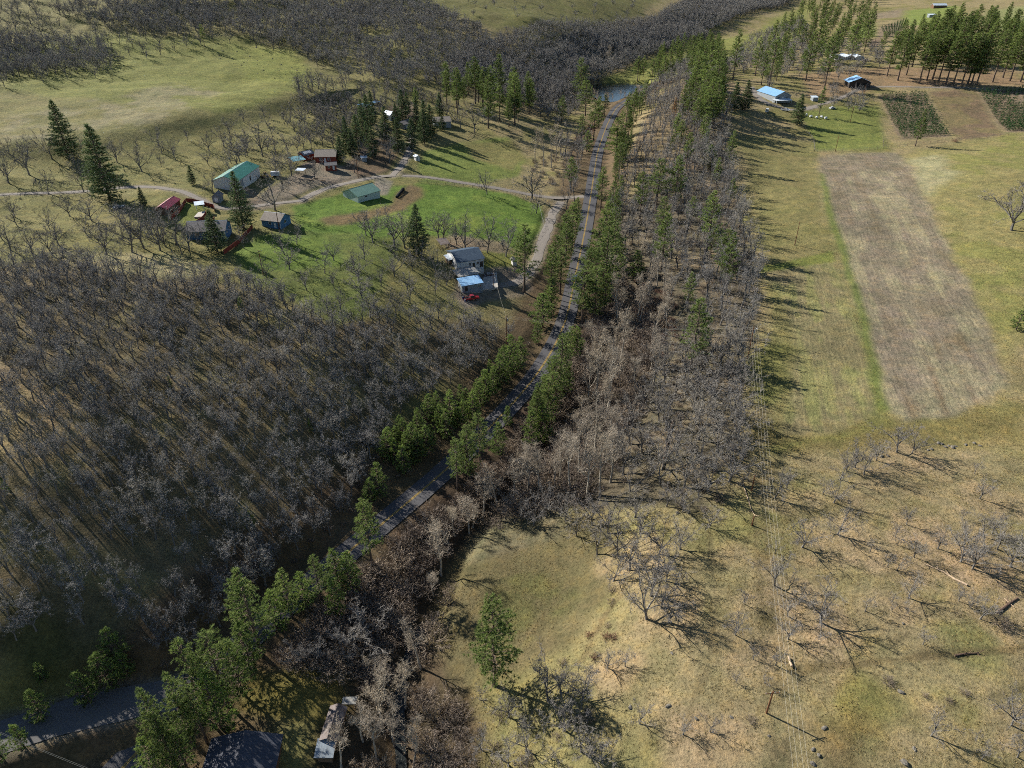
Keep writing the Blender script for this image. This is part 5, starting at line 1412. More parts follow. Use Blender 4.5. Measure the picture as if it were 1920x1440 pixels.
building('barn', 'white metal barn with green gable roof behind the tall fir', (448, 359), (488.5, 330), 11, 3.6, 2.0, WHITE_WALL, R_GREEN, doors=[('front', 3, 3.0, 3.0, GREY_WALL), ('front', 13, 1.1, 2.1, DOORM)], wins=[('right', 2, 1.2, 1, 1)], trim=TRIM, cat='barn')
building('barn', 'pale green metal barn with low sage roof beside the gravel drive', (672, 380.5), (713, 371), 11, 2.3, 2.2, PALE_WALL, R_SAGE, doors=[('right', 3.5, 3.6, 2.1, GREY_WALL)], wins=[('front', 4, 1.0, 1.2, .8)], cat='barn')
building('house', 'small blue cottage with white trim and grey shingle roof', (492, 424), (527, 431), 7.5, 2.8, 2.0, BLUE_WALL, R_SHINGLE2, wins=[('front', 3.2, 1.2, 1.1, 1.1), ('right', 3.0, 1.2, 1.2, 1.1)], doors=[('front', 5.5, 1.0, 2.1, TRIM)], trim=TRIM, cat='house')
building('house', 'grey shingled ranch house between the two dark firs', (352, 449), (425, 452), 9, 2.8, 2.3, BLUE_WALL, R_SHINGLE, wins=[('front', 3, 1.1, 1.6, 1.1), ('front', 8, 1.1, 1.6, 1.1), ('right', 2, 1.1, 1.4, 1.1), ('right', 5.5, 1.1, 1.4, 1.1)], doors=[('front', 6, 1, 2.1, TRIM)], trim=TRIM, chimney=(9, 5), cat='house')
building('shed', 'long shed with dark red metal roof beside the fenced lawn', (315, 404), (339, 384), 4.6, 2.2, 1.1, BROWN_WALL, R_RED, doors=[('front', 2, 1.2, 2.0, DOORM), ('front', 6, 1.2, 2.0, DOORM)], cat='shed')
building('shed', 'small pale gable shed behind the big fir', (399, 379), (413, 381), 4.5, 2.4, 1.2, GREY_WALL, R_SHINGLE, 'y', doors=[('front', 1.0, 1.4, 2.0, TRIM)], cat='shed')
building('gazebo', 'small white canopy at the corner of the fenced lawn', (369, 395), (384, 396), 3.2, 2.3, .4, TRIM, R_WHITE, kind='open', cat='canopy')
# red board houses on the bench
building('house', 'red board house with grey gable roof on the gravel yard', (592, 305), (622, 308), 10, 2.9, 2.2, RED_WALL, R_SHINGLE2, 'x', L=10, wins=[('front', 2, 1.1, 1.4, 1.1), ('front', 6, 1.1, 1.4, 1.1)], doors=[('front', 4.3, 1.0, 2.1, TRIM)], cat='house')
building('shed', 'red board shed with row of roof lights behind the red house', (572, 302), (590, 298), 5.5, 2.5, 1.2, RED_WALL, R_SLATE, 'x', skylights=5, wins=[('front', 1.5, 1.1, 1, .9)], cat='shed')
building('carport', 'open carport with teal metal roof beside the gravel yard', (552, 313), (573, 309), 5.5, 2.4, .7, RED_WALL, R_TEAL, kind='open', cat='carport')
building('shed', 'low red cabin with grey roof at the edge of the gravel yard', (611, 320), (632, 321), 4.0, 2.3, .9, RED_WALL, R_SHINGLE, 'x', wins=[('front', 1.2, 1.0, .9, .8)], doors=[('front', 3.4, .9, 1.9, TRIM)], cat='shed')
building('canopy', 'small white roofed shelter on the gravel yard', (556, 327), (569, 329), 3.0, 1.9, .2, WOOD, R_WHITE, kind='open', cat='shelter')
building('shed', 'tiny white roofed stand in the bare paddock', (679, 303), (688, 303), 2.4, 1.9, .2, GREY_WALL, R_WHITE, kind='shed', cat='shed')
# upper houses
building('shed', 'pale shed with white sloping roof at the pasture top', (681, 210), (697, 207), 5.0, 2.4, .9, GREY_WALL, R_SKY, kind='shed', doors=[('front', 2, 1.2, 1.9, DOORM)], cat='shed')
building('canopy', 'low blue tarp shelter beside the pale pasture shed', (702, 198), (711, 196), 3.2, 1.3, .2, WOOD, R_SKY, kind='open', cat='shelter')
building('shed', 'small white gabled barn in front of the fenced pens', (732, 227), (742, 225), 6.0, 3.0, 1.6, WHITE_WALL, R_WHITE, 'y', doors=[('front', 1.2, 1.6, 2.2, GREY_WALL)], cat='shed')
building('house', 'grey shingled house half hidden behind the upper firs', (815, 238), (846, 240), 10, 2.9, 2.0, GREY_WALL, R_SHINGLE2, 'x', wins=[('front', 2, 1.1, 1.4, 1.1), ('front', 6, 1.1, 1.4, 1.1)], doors=[('front', 4.3, 1.0, 2.1, TRIM)], cat='house')
building('garage', 'pale roofed garage left of the upper firs', (758, 243), (776, 239), 7, 2.6, 1.3, GREY_WALL, R_SHINGLE, 'x', doors=[('front', 2, 2.6, 2.2, TRIM)], cat='garage')
building('shed', 'tiny white shed at the lawn corner below the upper firs', (780, 302), (787, 302), 2.4, 2.2, .6, WHITE_WALL, R_WHITE, 'y', doors=[('front', .5, .8, 1.8, GREY_WALL)], cat='shed')
# house in the middle with its sheds
building('house', 'white house with dark slate blue metal roof below green field', (859.5, 512), (907, 513), 12.5, 3.4, 1.9, WHITE_WALL, R_SLATE, 'x', ov=.5, wins=[('front', 7.6, 1.3, .8, 1.1), ('front', 4.6, 1.2, .7, 1.2), ('right', 4, 1.3, 1.2, 1.1), ('right', 8, 1.3, 1.2, 1.1)], doors=[('front', 5.9, .9, 2.1, DOORM), ('front', 8.8, 1.4, 2.2, DOORM)], trim=TRIM, cat='house')
building('carport', 'flat carport with patched grey roof below the white house', (861, 532), (899, 532), 6.0, 2.5, .25, WOOD, R_TARP, kind='open', ov=.25, cat='carport')
building('shed', 'long shed with shiny pale blue metal roof below the carport', (867, 549), (905, 549), 4.6, 2.4, .9, GREY_WALL, R_SKY, kind='shed', ov=.35, wins=[('front', 6.2, .9, 1.0, .9)], doors=[('front', 1, 1.1, 2.0, DOORM)], cat='shed')
building('shed', 'open wooden lean-to with grey roof in the bare yard', (828, 469), (842, 469), 4.2, 2.0, .8, WOOD, R_RUST, kind='open', cat='shed')
building('shed', 'small white lean-to against the left side of white house', (842, 497), (853, 497), 3.4, 2.0, .5, WOOD, R_WHITE, kind='shed', cat='shed')
building('shed', 'tiny white pump house beside the tall pine', (962, 498), (969, 498), 2.0, 2.2, .6, WHITE_WALL, R_SHINGLE, 'y', cat='shed')
# farm, upper right
building('house', 'long farmhouse with bright blue metal roof beside curved drive', (1452, 193), (1482, 192), 22, 2.8, 2.6, GREY_WALL, R_BLUE, 'y', L=12, wins=[('front', 2, 1.1, 1.4, 1.1), ('front', 8, 1.1, 1.4, 1.1), ('right', 5, 1.1, 1.4, 1.1), ('right', 12, 1.1, 1.4, 1.1)], doors=[('front', 5.3, 1.1, 2.1, TRIM)], cat='house')
building('porch', 'white roofed porch in front of the blue farmhouse', (1455, 197), (1483, 196.5), 4.6, 2.4, .35, TRIM, R_WHITE, kind='open', cat='porch')
building('barn', 'dark barn with pale blue gable roof and open front below grove', (1591, 165), (1635, 165), 11, 3.4, 2.9, DARK_WALL, R_SKY, 'y', L=15, ov=.8, doors=[('front', 4.5, 2.6, 3.0, RUBBER), ('front', 9.5, 2.6, 2.8, RUBBER)], cat='barn')  # doors here are open bays: flat near-black panels with the shade in their colour
for k, u in enumerate((1566, 1585, 1604)):
    building('greenhouse', ['white plastic greenhouse, left one of three behind bare oaks', 'white plastic greenhouse, middle one of three behind bare oaks', 'white plastic greenhouse, right one of three behind bare oaks'][k], (u, 112), (u + 16, 111.5), 14, 2.0, 1.2, TRIM, R_WHITE, 'y', ov=.1, cat='greenhouse')
building('shed', 'white roofed shed beside the dark plantation spruce', (1484+40, 190), (1533, 190), 4, 2.2, .3, GREY_WALL, R_WHITE, kind='shed', cat='shed')
building('house', 'far pale house with white roof at the top edge', (1750, 16), (1775, 14), 9, 3, 2, BROWN_WALL, R_WHITE, 'x', wins=[('front', 3, 1.1, 1.4, 1.1)], cat='house')
building('shed', 'far white roofed shed in front of the pine grove', (1742, 33), (1755, 32), 5, 2.6, .7, GREY_WALL, R_WHITE, kind='shed', cat='shed')
# bottom edge
building('house', 'house with dark blue-grey metal roof cut by bottom edge', (384, 1500), (512, 1494), 8.2, 3.2, 1.7, BROWN_WALL, R_NAVY, 'y', ov=.6, cat='house')
building('shed', 'long shed with rusty grey roof under bare trees', (607, 1398), (632, 1402), 6.0, 2.2, .7, WOOD, R_RUST, 'y', cat='shed')
building('shed', 'lean-to with shiny pale blue roof at the shed end', (597, 1428), (624, 1430), 2.4, 1.8, .35, WOOD, R_GALV, kind='shed', cat='shed')
building('canopy', 'small white canopy beside the creek thicket', (644, 1328), (668, 1330), 1.2, 1.4, .1, WOOD, R_TARP, kind='open', ov=.15, cat='canopy')

# concrete pads
def pad(px, label, lift=.12):
    g = [ground(*q) for q in px]; z = max(q.z for q in g) + lift
    mb = MB(); mb.prism([(q.x, q.y) for q in g], 'z', z - .8, z); o = mb.build('concrete_pad', CONC); tag(o, label, 'pavement', kind='structure')
    bm = bmesh.new(); bm.from_mesh(o.data); bmesh.ops.recalc_face_normals(bm, faces=bm.faces); bm.to_mesh(o.data); bm.free()
pad([(901, 545), (934, 544), (931, 515), (908, 515)], 'pale concrete apron beside the white house')
pad([(364, 409), (382, 411), (386, 399), (372, 398)], 'white patio slab under the lawn canopy')

# ------------------------------------------------------------------ fences
def fence(px, label, post_h, spacing, panel=None, post=WOOD, wires=3, name='fence'):
    ln_ = densify(poly_world(px), .5)
    acc = np.r_[0, np.cumsum(np.linalg.norm(np.diff(ln_, axis=0), axis=1))]
    n_ = max(1, int(round(acc[-1] / spacing)))
    ps = []
    for k in range(n_ + 1):
        s_ = acc[-1] * k / n_
        x = np.interp(s_, acc, ln_[:, 0]); y = np.interp(s_, acc, ln_[:, 1]); ps.append(Vector((x, y, H(x, y))))
    e = empty(name, ps[0]); tag(e, label, 'fence')
    for k, p in enumerate(ps):
        q = p - ps[0]; mb = MB(); r_ = .07 if panel else .06
        mb.box(q.x - r_, q.y - r_, q.z - .4, q.x + r_, q.y + r_, q.z + post_h); mb.build('post', post, e)
        if k == 0: continue
        a = ps[k - 1] - ps[0]; b = q
        if panel:
            d = (b - a); dx = d.normalized(); nn = Vector((-dx.y, dx.x, 0)).normalized() * .03
            a2 = a + dx * .09; b2 = b - dx * .09
            vs = []
            for pt in (a2, b2):
                for s_ in (-1, 1):
                    for z in (.05, post_h - .1): vs.append((pt.x + nn.x * s_, pt.y + nn.y * s_, pt.z + z))
            mb = MB(); mb.add(vs, [(0,1,3,2),(4,6,7,5),(0,4,5,1),(2,3,7,6),(1,5,7,3),(0,2,6,4)]); mb.build('panel', panel, e)
        else:
            mb = MB()
            for w in range(wires):
                z = post_h * (.35 + .3 * w)
                mb.tube([a + Vector((0, 0, z)), b + Vector((0, 0, z))], [.02, .02], 3)
            mb.build('wire', CHROME, e)
fence([(322, 413), (338, 398), (349, 380)], 'red board fence between the red roofed shed and lawn', 1.8, 2.4, REDFENCE)
fence([(350, 379), (375, 383), (403, 391), (403, 398)], 'red board fence along the drive side of lawn', 1.8, 2.4, REDFENCE)
fence([(392, 399), (382, 412), (362, 428)], 'red board fence on the near side of lawn', 1.8, 2.4, REDFENCE)
fence([(420, 477), (445, 460), (474, 428)], 'red board fence right of the ranch house', 1.8, 2.4, REDFENCE)
fence([(1509, 246), (1525, 262), (1527, 284)], 'wire fence with wooden posts left of the farm lawn', 1.5, 4.0)
fence([(1527, 284), (1570, 284), (1620, 282), (1657, 279), (1655, 262)], 'wire fence with wooden posts below the farm lawn', 1.5, 5.0)
fence([(1655, 278), (1720, 272), (1800, 263), (1870, 256), (1935, 251)], 'wire fence with wooden posts below the plantation plots', 1.5, 5.0)
fence([(785, 342), (850, 348), (930, 358), (1010, 383), (1022, 430), (985, 468)], 'wire fence round the bright green field', 1.3, 4.5)
fence([(845, 455), (900, 461), (950, 466)], 'wire fence between the green field and bare yard', 1.3, 3.5)
fence([(640, 262), (600, 275), (560, 292)], 'dark rail fence climbing behind the red house', 1.3, 3.5)

# ------------------------------------------------------------------ vehicles
def car(p, q, body, label, style='sedan', name='parked_car', cat='car'):
    g = ground(*p); g2 = ground(*q); d = g2 - g
    rz = math.atan2(d.y, d.x)
    dx_ = Vector((math.cos(rz), math.sin(rz), 0))
    e = empty(name, g + Vector((0, 0, .02)), rz); tag(e, label, cat)
    Lc, Wc = {'sedan': (4.6, 1.8), 'pickup': (5.6, 2.0), 'van': (5.4, 2.0)}[style]
    if style == 'sedan': low = [(-2.3, .35), (2.3, .35), (2.3, .72), (1.2, .9), (-1.7, .95), (-2.3, .85)]; cab = [(-1.75, .94), (.95, .9), (.3, 1.42), (-1.2, 1.42)]
    elif style == 'pickup': low = [(-2.8, .45), (2.8, .45), (2.8, .95), (1.5, 1.1), (-.6, 1.1), (-2.8, 1.1)]; cab = [(-.7, 1.1), (1.45, 1.1), (.85, 1.8), (-.6, 1.8)]
    else: low = [(-2.7, .4), (2.7, .4), (2.7, 1.0), (2.0, 1.15), (-2.7, 1.2)]; cab = [(-2.7, 1.2), (2.0, 1.15), (1.4, 2.05), (-2.6, 2.1)]
    mb = MB(); mb.prism(low, 'y', -Wc / 2, Wc / 2); bo = mb.build('body', body, e)
    mb = MB(); n_ = len(cab)
    vs = [(x, s_ * (Wc / 2 - (.06 if z < 1.3 and style != 'van' else .2)), z) for s_ in (-1, 1) for x, z in cab]
    mb.add(vs, [tuple(range(n_)), tuple(range(2*n_-1, n_-1, -1))] + [(i, n_+i, n_+(i+1) % n_, (i+1) % n_) for i in range(n_)]); mb.build('cabin', body, e)
    # glass: windscreen, rear screen, side glass
    def lerp(a, b, t_): return (a[0] + (b[0] - a[0]) * t_, a[1] + (b[1] - a[1]) * t_)
    for a, b, sg in ((cab[1], cab[2], 1), (cab[0], cab[3], -1)):
        p0 = lerp(a, b, .15); p1_ = lerp(a, b, .9); mb = MB(); o_ = .02 * sg
        mb.add([(p0[0] + o_, -Wc*.38, p0[1] + .01), (p0[0] + o_, Wc*.38, p0[1] + .01), (p1_[0] + o_, Wc*.34, p1_[1] + .01), (p1_[0] + o_, -Wc*.34, p1_[1] + .01)], [(0, 1, 2, 3)]); mb.build('windscreen', GLASS, e)
    for s_ in (-1, 1):
        mb = MB(); q4 = [lerp(cab[0], cab[1], .12), lerp(cab[0], cab[1], .85), lerp(cab[3], cab[2], .85), lerp(cab[3], cab[2], .12)]
        y0 = s_ * (Wc / 2 - .045); y1 = s_ * (Wc / 2 - .17)
        mb.add([(q4[0][0], y0, q4[0][1] + .06), (q4[1][0], y0, q4[1][1] + .06), (q4[2][0], y1, q4[2][1] - .06), (q4[3][0], y1, q4[3][1] - .06)], [(0, 1, 2, 3)]); mb.build('side_window', GLASS, e)
        for x in (-Lc * .31, Lc * .31):
            w_ = MB(); w_.tube([Vector((x, s_ * (Wc/2 - .2), .34)), Vector((x, s_ * (Wc/2 + .02), .34))], [.34, .34], 12, True); wo_ = w_.build('wheel', RUBBER, e)
            w_ = MB(); w_.tube([Vector((x, s_ * (Wc/2 + .021), .34)), Vector((x, s_ * (Wc/2 + .035), .34))], [.2, .2], 10, True); w_.build('rim', CHROME, wo_)
        mb = MB(); z = low[2][1] - .18; mb.box(Lc/2 - .02, s_ * Wc * .36 - .16, z - .08, Lc/2 + .025, s_ * Wc * .36 + .16, z + .08); mb.build('headlight', TRIM, e)
        mb = MB(); mb.box(-Lc/2 - .025, s_ * Wc * .38 - .14, .7, -Lc/2 + .02, s_ * Wc * .38 + .14, .84); mb.build('tail_light', REDFENCE, e)
    if style == 'pickup':
        mb = MB(); mb.box(-2.65, -.82, 1.103, -.8, .82, 1.12); mb.build('cargo_bed', RUBBER, e)
    return e
def paint_mat(nm, c):
    t = NT(nm); t.color(tuple(x * .8 for x in c)); t.rough(.35); t.b.inputs['Specular IOR Level'].default_value = .5
    t.b.inputs['Coat Weight'].default_value = .4; return t.mat
C_DARK = paint_mat('plum_car_paint_mat', rgb(70, 48, 62)); C_RED = paint_mat('red_car_paint_mat', rgb(170, 36, 40)); C_BLUE = paint_mat('blue_car_paint_mat', rgb(40, 66, 120)); C_WHITE = paint_mat('white_car_paint_mat', rgb(228, 230, 232)); C_GREY = paint_mat('grey_car_paint_mat', rgb(110, 114, 118)); C_YEL = paint_mat('yellow_machine_paint_mat', rgb(196, 150, 50))
car((918, 518), (930, 518), C_DARK, 'dark plum car parked on the concrete apron')
car((884, 562), (900, 562), C_RED, 'red pickup parked below the pale blue shed', 'pickup')
car((1078, 524), (1081, 505), C_BLUE, 'blue car driving on the shaded upper road', name='moving_car')
car((1472, 208), (1490, 213), C_WHITE, 'white pickup on the farmhouse drive', 'pickup')
car((1438, 210), (1446, 190), C_WHITE, 'white and blue van at the foot of farmhouse drive', 'van', name='parked_van', cat='van')
car((794, 259), (806, 257), C_WHITE, 'white car parked below the upper firs')
car((223, 391), (236, 388), C_GREY, 'grey car in the shade beside the hillside fir')
car((1560, 204), (1572, 202), C_WHITE, 'white car under the bare oaks near the farmhouse')
# box trailer, yellow loader, blue drum, hay bales
def simple_things():
    g = ground(517, 331); e = empty('cargo_trailer', g, .15); tag(e, 'white box trailer parked beside the white barn', 'trailer')
    mb = MB(); mb.box(-2, -1, .6, 2, 1, 2.4); mb.build('body', C_WHITE, e)
    mb = MB(); mb.box(2.001, -.08, .6, 3.0, .08, .72); mb.build('drawbar', CHROME, e)
    for s_ in (-1, 1):
        for x in (-.4, .4):
            mb = MB(); mb.tube([Vector((x, s_ * .82, .35)), Vector((x, s_ * 1.04, .35))], [.35, .35], 12, True); mb.build('wheel', RUBBER, e)
    g = ground(498, 333); e = empty('wheel_loader', g, .6); tag(e, 'yellow wheel loader beside the white barn', 'loader')
    mb = MB(); mb.prism([(-1.8, .6), (1.0, .6), (1.0, 1.3), (-.2, 1.4), (-1.8, 1.5)], 'y', -.7, .7); mb.build('body', C_YEL, e)
    mb = MB(); mb.prism([(-.5, 1.45), (.7, 1.4), (.6, 2.5), (-.5, 2.5)], 'y', -.6, .6); mb.build('cab', GLASS, e)
    mb = MB(); mb.box(-.55, -.65, 2.51, .68, .65, 2.6); mb.build('cab_roof', C_YEL, e)
    for s_ in (-.55, .55):
        mb = MB(); mb.tube([Vector((.9, s_, 1.2)), Vector((1.7, s_, 1.0)), Vector((2.4, s_, .5))], [.09, .09, .08], 4, True); mb.build('lift_arm', C_YEL, e)
        for x in (-1.2, .7):
            mb = MB(); mb.tube([Vector((x, s_ * 1.3, .6)), Vector((x, s_ * 1.85, .6))], [.6, .6], 14, True); mb.build('wheel', RUBBER, e)
    mb = MB(); mb.prism([(2.3, .1), (3.1, .1), (2.6, .3), (2.4, .8), (2.3, .8)], 'y', -1.1, 1.1); mb.build('bucket', C_YEL, e)
    for k, (u, v, lab) in enumerate([(868, 560, 'blue drum standing beside the red pickup'), (872, 566, 'blue drum nearer the wood than its neighbour')]):
        g = ground(u, v); e = empty('drum', g); tag(e, lab, 'drum')
        mb = MB(); mb.tube([Vector((0, 0, 0)), Vector((0, 0, .3)), Vector((0, 0, .31)), Vector((0, 0, .6)), Vector((0, 0, .61)), Vector((0, 0, .9))], [.3, .3, .32, .32, .3, .3], 14, True); mb.build('body', C_BLUE, e)
        mb = MB(); mb.tube([Vector((0, 0, .901)), Vector((0, 0, .93))], [.28, .28], 14, True); mb.build('lid', C_GREY, e)
    # pale stacks and bales in the yards
    BALE = flat('straw_bale_mat', rgb(170, 146, 96), bump=.03); WRAP = flat('white_wrap_mat', rgb(220, 222, 224))
    for k in range(7):
        t_ = k / 6; g = ground(745 + 11 * t_, 371 - 14 * t_)
        mb = MB(); n_ = 12
        mb.tube([Vector((-.7, 0, .62)), Vector((-.55, 0, .62)), Vector((.55, 0, .62)), Vector((.7, 0, .62))], [.5, .64, .64, .5], n_, True)
        o = mb.build('wrapped_bale', RUBBER); o.location = g; o.rotation_euler = (0, 0, 1.0)
        tag(o, f'{ordinal(k)} dark wrapped bale from the near end of row beside green barn', 'bale', 'dark wrapped bales')
    for k, (u, v) in enumerate([(1520, 220), (1531, 222), (1540, 221), (1548, 223), (1512, 217)]):
        g = ground(u, v); mb = MB(); mb.tube([Vector((-.8, 0, .7)), Vector((-.65, 0, .7)), Vector((.65, 0, .7)), Vector((.8, 0, .7))], [.5, .7, .7, .5], 12, True)
        o = mb.build('wrapped_bale', WRAP); o.location = g; o.rotation_euler = (0, 0, .3 + k)
        tag(o, f'{ordinal(k)} white wrapped bale listed left to right below the farm spruce', 'bale', 'white wrapped bales')
    for k, (u, v) in enumerate([(605, 339), (592, 335), (583, 338)]):
        g = ground(u, v); mb = MB()
        for j in range(5):
            mb.box(-1.1 + .02 * j, -.5 + j * .2, .02 + .12 * (j % 2), 1.1, -.34 + j * .2, .12 + .12 * (j % 2))
        o = mb.build('lumber_stack', WOOD); o.location = g; o.rotation_euler = (0, 0, .4 * k)
        tag(o, ['pile of weathered lumber at the near edge of gravel yard', 'pile of weathered lumber left of the yard edge pile', 'pile of weathered lumber below the teal carport'][k], 'lumber', 'lumber piles on the gravel yard')
simple_things()

# ------------------------------------------------------------------ power poles and lines
POLE_WOOD = flat('pole_wood_mat', rgb(128, 88, 62)); STEEL = flat('steel_mat', rgb(186, 188, 190), rough=.5)
WIRE = flat('wire_mat', rgb(170, 165, 150), rough=.5)
def pole(p, h, label, arm=None, can=False, lamp=False):
    g = ground(*p); e = empty('utility_pole', g); tag(e, label, 'utility pole')
    mb = MB(); mb.tube([Vector((0, 0, -.6)), Vector((0, 0, h))], [.17, .11], 8, True); mb.build('shaft', POLE_WOOD, e)
    tips = [Vector((g.x, g.y, g.z + h))]
    if arm is not None:
        c_, s_ = math.cos(arm), math.sin(arm)
        a = Vector((-1.2 * c_, -1.2 * s_, h - .5)); b = Vector((1.2 * c_, 1.2 * s_, h - .5))
        mb = MB(); mb.tube([a, b], [.08, .08], 4, True); mb.build('crossarm', POLE_WOOD, e)
        tips = []
        for k in (-1.1, -.4, .4, 1.1):
            q = Vector((k * c_, k * s_, h - .42)); mb = MB(); mb.tube([q, q + Vector((0, 0, .1)), q + Vector((0, 0, .2))], [.05, .07, .03], 6, True); mb.build('insulator', STEEL, e)
            tips.append(Vector((g.x + q.x, g.y + q.y, g.z + h - .2)))
    if can:
        mb = MB(); mb.tube([Vector((.32, 0, h - 1.9)), Vector((.32, 0, h - 1.85)), Vector((.32, 0, h - 1.1)), Vector((.32, 0, h - 1.0))], [.1, .2, .2, .08], 10, True); mb.build('transformer', STEEL, e)
    if lamp:
        mb = MB(); mb.tube([Vector((0, 0, h - .8)), Vector((.5, 0, h - .6)), Vector((.9, 0, h - .6))], [.03, .03, .03], 4, True); mb.build('lamp_arm', STEEL, e)
        mb = MB(); mb.tube([Vector((.9, 0, h - .5)), Vector((.9, 0, h - .62)), Vector((.9, 0, h - .8))], [.1, .24, .16], 10, True); mb.build('lamp_head', C_WHITE, e)
    return tips
def wire(a, b, label, sag=.8, group=None, r=.03):
    pts = []
    for k in range(17):
        t_ = k / 16; p = a.lerp(b, t_); p.z -= sag * 4 * t_ * (1 - t_); pts.append(p)
    mb = MB(); mb.tube(pts, [r] * 17, 3); o = mb.build('power_line', WIRE); tag(o, label, 'power line', group)
A1 = pole((1402, 672), 10.5, 'power pole with white lamp at the field edge', arm=.2, can=True, lamp=True)
A2 = pole((1437, 1337), 5.6, 'brown power pole standing alone on the lower dry slope', arm=.1)
A0 = [v + Vector((6, -75, 4)) for v in A1]
g2 = ground(1500, 1600)
A3 = [Vector((g2.x + k, g2.y - 12, g2.z + 9)) for k in (-1.1, -.4, .4, 1.1)]
PP = pole((1479, 1560), 10, 'power pole below the bottom edge of view', arm=.1)
for k in range(4):
    wire(A1[k], PP[k], f'{ORD[k]} from the left of four power lines crossing the dry slope', 2.2, 'power lines over the dry slope', .013)
B1 = pole((950, 645), 10.5, 'power pole with grey transformer left of the road', arm=1.3, can=True)
for k in range(3):
    wire(B1[k], A1[k], f'{ORD[k]} of the three power lines spanning road and creek belt', 2.0, 'power lines over the road', .012)
C1 = pole((925, 544), 8, 'thin pole beside the concrete apron')
wire(C1[0], B1[1], 'single wire from the apron pole to transformer pole', .8, None, .015)
pole((1490, 460), 9.6, 'thin power pole on the grass left of stubble field')
pole((1566, 284), 9.0, 'power pole at the farm lawn fence')
pole((1594, 229), 9.0, 'power pole among bare oaks by the farmhouse', arm=.3, can=True)
pole((1618, 183), 8.0, 'power pole in front of the dark barn')
pole((672, 334), 9.0, 'power pole between the red cabin and the paddock', arm=.5)
pole((524, 432), 9.5, 'dark power pole in front of the blue cottage')
pole((494, 516), 9.0, 'power pole on the lawn at the wood edge', arm=.8)
pole((1409, 920), 4.5, 'short brown pole right of the wooded belt')
pole((1410, 985), 2.6, 'low dark post below the short brown pole')
D1 = [Vector((-95, 62, 10)), Vector((-95, 62.8, 10.4))]; D2 = [Vector((-38, 40, 9)), Vector((-38, 40.8, 9.4))]
for k in range(2):
    a = ground(-60 + 5 * k, 1390) + Vector((0, 0, 9)); b = ground(300 + 8 * k, 1540) + Vector((0, 0, 9))
    wire(a, b, ['upper of two wires crossing the shaded side road', 'lower of two wires crossing the shaded side road'][k], .6, 'wires over the side road', .02)

# ------------------------------------------------------------------ rocks and fallen wood
ROCK = mat_mottled('basalt_rock_mat', rgb(88, 84, 78), rgb(130, 124, 112), 3.0, .95, .05)
LOGM = mat_mottled('bleached_log_mat', rgb(196, 172, 142), rgb(168, 146, 122), 3.0, .9, .03); LOGD = mat_mottled('dark_log_mat', rgb(92, 72, 60), rgb(120, 100, 84), 3.0, .95, .03)
rockm = []
for s_ in range(4):
    bm = bmesh.new(); bmesh.ops.create_icosphere(bm, subdivisions=2, radius=.5)
    r_ = random.Random(900 + s_)
    ph = [r_.uniform(0, 6) for _ in range(6)]
    for v in bm.verts:
        c = v.co
        k = 1 + .22 * math.sin(3.1 * c.x * 2 + ph[0]) * math.cos(4.2 * c.y + ph[1]) + .15 * math.sin(7 * c.z + ph[2] + 3 * c.x) + r_.uniform(-.16, .16)
        v.co = Vector((c.x * k * 1.2, c.y * k, c.z * k * .75))
    me = bpy.data.meshes.new('rock'); bm.to_mesh(me); bm.free(); me.materials.append(ROCK); rockm.append(me)
def rock(u, v, d, label, grp=None):
    g = ground(u, v); o = put('rock', rockm[random.randrange(4)], None, (g.x, g.y, g.z + d * .04), random.uniform(0, 6)); d *= .58; o.scale = (d * random.uniform(.9, 1.4), d, d * random.uniform(.8, 1.1)); tag(o, label, 'rock', grp)
for k, (u, v, d) in enumerate([(1760, 831, 1.7), (1766, 833, 1.2), (1772, 838, 1.3), (1779, 836, 1.0), (1786, 839, 1.5), (1792, 837, 1.0), (1811, 834, 1.1), (1826, 831, 1.2), (1838, 836, 1.0), (1746, 842, 1.2), (1740, 844, .9)]):
    rock(u, v, d, f'{ordinal(k)} rock counted along the rock line below the stubble field', 'rocks in the line')
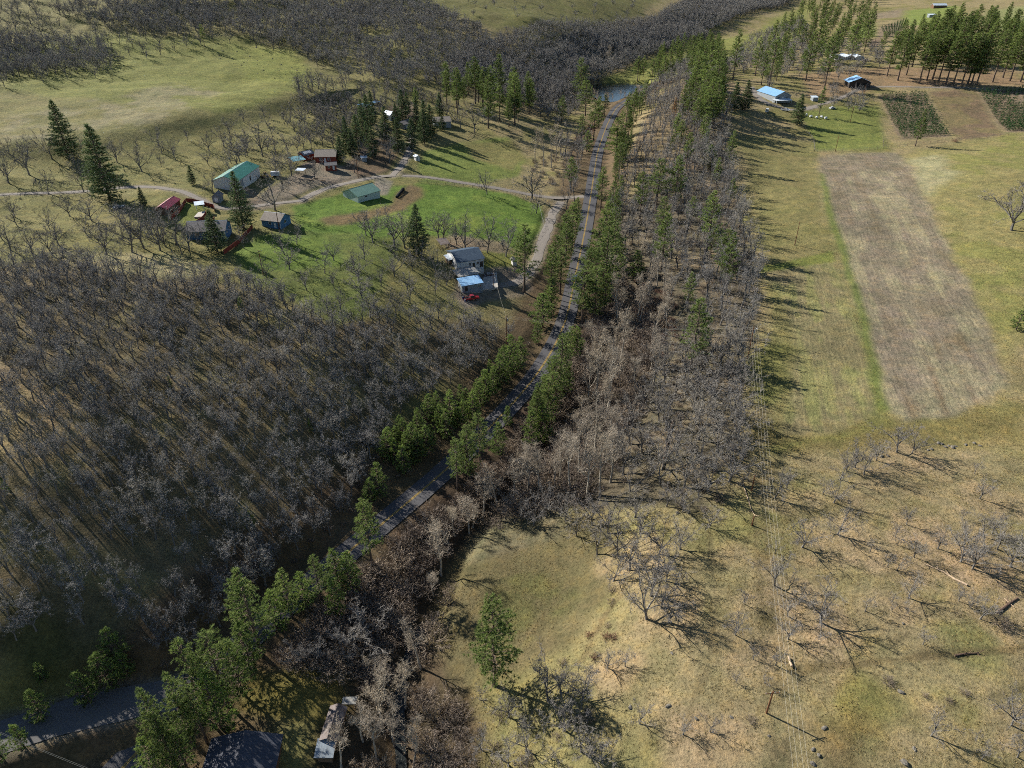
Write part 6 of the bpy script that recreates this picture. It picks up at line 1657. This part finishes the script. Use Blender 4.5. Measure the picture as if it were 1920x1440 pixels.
for u, v, d, lab in [(1653, 856, 1.3, 'pale rock left of the rock line under bare oaks'), (1665, 855, 1.0, 'small rock at the foot of the oak line'), (1271, 930, 1.6, 'dark round boulder in the wooded belt'), (1271, 962, 1.2, 'lower boulder of the wooded belt'), (1182, 1326, 1.2, 'dark boulder left of the tan slope near the bottom'), (1253, 1324, 1.2, 'dark boulder right of its twin near the bottom'), (1546, 1365, 1.1, 'pale rock right of the lone power pole'), (1695, 1430, 1.6, 'large grey boulder at the bottom edge'), (1525, 1405, 1.0, 'dark rock below the lone power pole'), (1535, 1416, 1.0, 'second dark rock below the lone power pole'), (1524, 1432, 1.1, 'dark rock at the bottom edge below the lone pole'), (1690, 1298, 1.3, 'pale angular rock below the green patch'), (1306, 1348, .9, 'small dark rock left of the pale shrub'), (1442, 1380, .8, 'small dark rock beside the power lines'), (1715, 1405, .9, 'small grey rock right of the large bottom boulder'), (1693, 1169, .8, 'small rock between bare oaks below the log'), (1372, 1345, .8, 'small rock below the boundary corner oaks'), (1260, 1225, .8, 'rock on the terrace below the oaks')]:
    rock(u, v, d, lab)
def log(pts, r0, r1, mat, label, twigs=0, z=.15):
    g = [ground(*q) + Vector((0, 0, z)) for q in pts]; n_ = len(g)
    mb = MB(); mb.tube(g, [r0 + (r1 - r0) * i / (n_ - 1) for i in range(n_)], 7, True)
    o = mb.build('fallen_log', mat); tag(o, label, 'log')
    for k in range(twigs):
        t_ = random.uniform(.3, .95) * (n_ - 1); a = int(min(t_, n_ - 2)); p = g[a].lerp(g[a + 1], t_ - a)
        m2 = MB(); d = (g[-1] - g[0]).normalized() * .6 + rvec(random); d.z = abs(d.z) * .5
        bp = limb(random, p, d, random.uniform(1, 2.4), 3, .2, 0); m2.tube(bp, [.06, .045, .03, .015], 4); b_ = m2.build('branch', mat, o)
log([(1813, 1098), (1790, 1087), (1770, 1074), (1750, 1065), (1733, 1058)], .24, .08, LOGM, 'long pale bleached log lying across the dry slope', 6)
log([(1868, 1150), (1882, 1140), (1895, 1130), (1908, 1122)], .26, .14, LOGD, 'dark fallen log lying near the dense round shrub', 3)
log([(1883, 1123), (1893, 1132), (1901, 1140)], .1, .05, LOGM, 'thin pale log crossing the dark fallen log')
log([(1790, 1230), (1812, 1226), (1836, 1226)], .18, .08, LOGD, 'twisted dark branch lying on the faint footpath', 6)
log([(1484, 1252), (1480, 1243), (1477, 1233)], .22, .12, LOGM, 'pale broken snag stub beside the power lines', 2, .4)
log([(1242, 880), (1247, 850), (1253, 820), (1262, 790)], .3, .2, LOGD, 'dark trunk lying down the wooded belt', 3, .4)
log([(1392, 905), (1400, 930), (1408, 955), (1415, 968)], .13, .05, LOGM, 'pale fallen trunk at the edge of wooded belt', 5)
log([(872, 240+22), (884, 258), (895, 240)], .12, .06, LOGM, 'pale leaning trunk by the upper lawn', 0, .6)
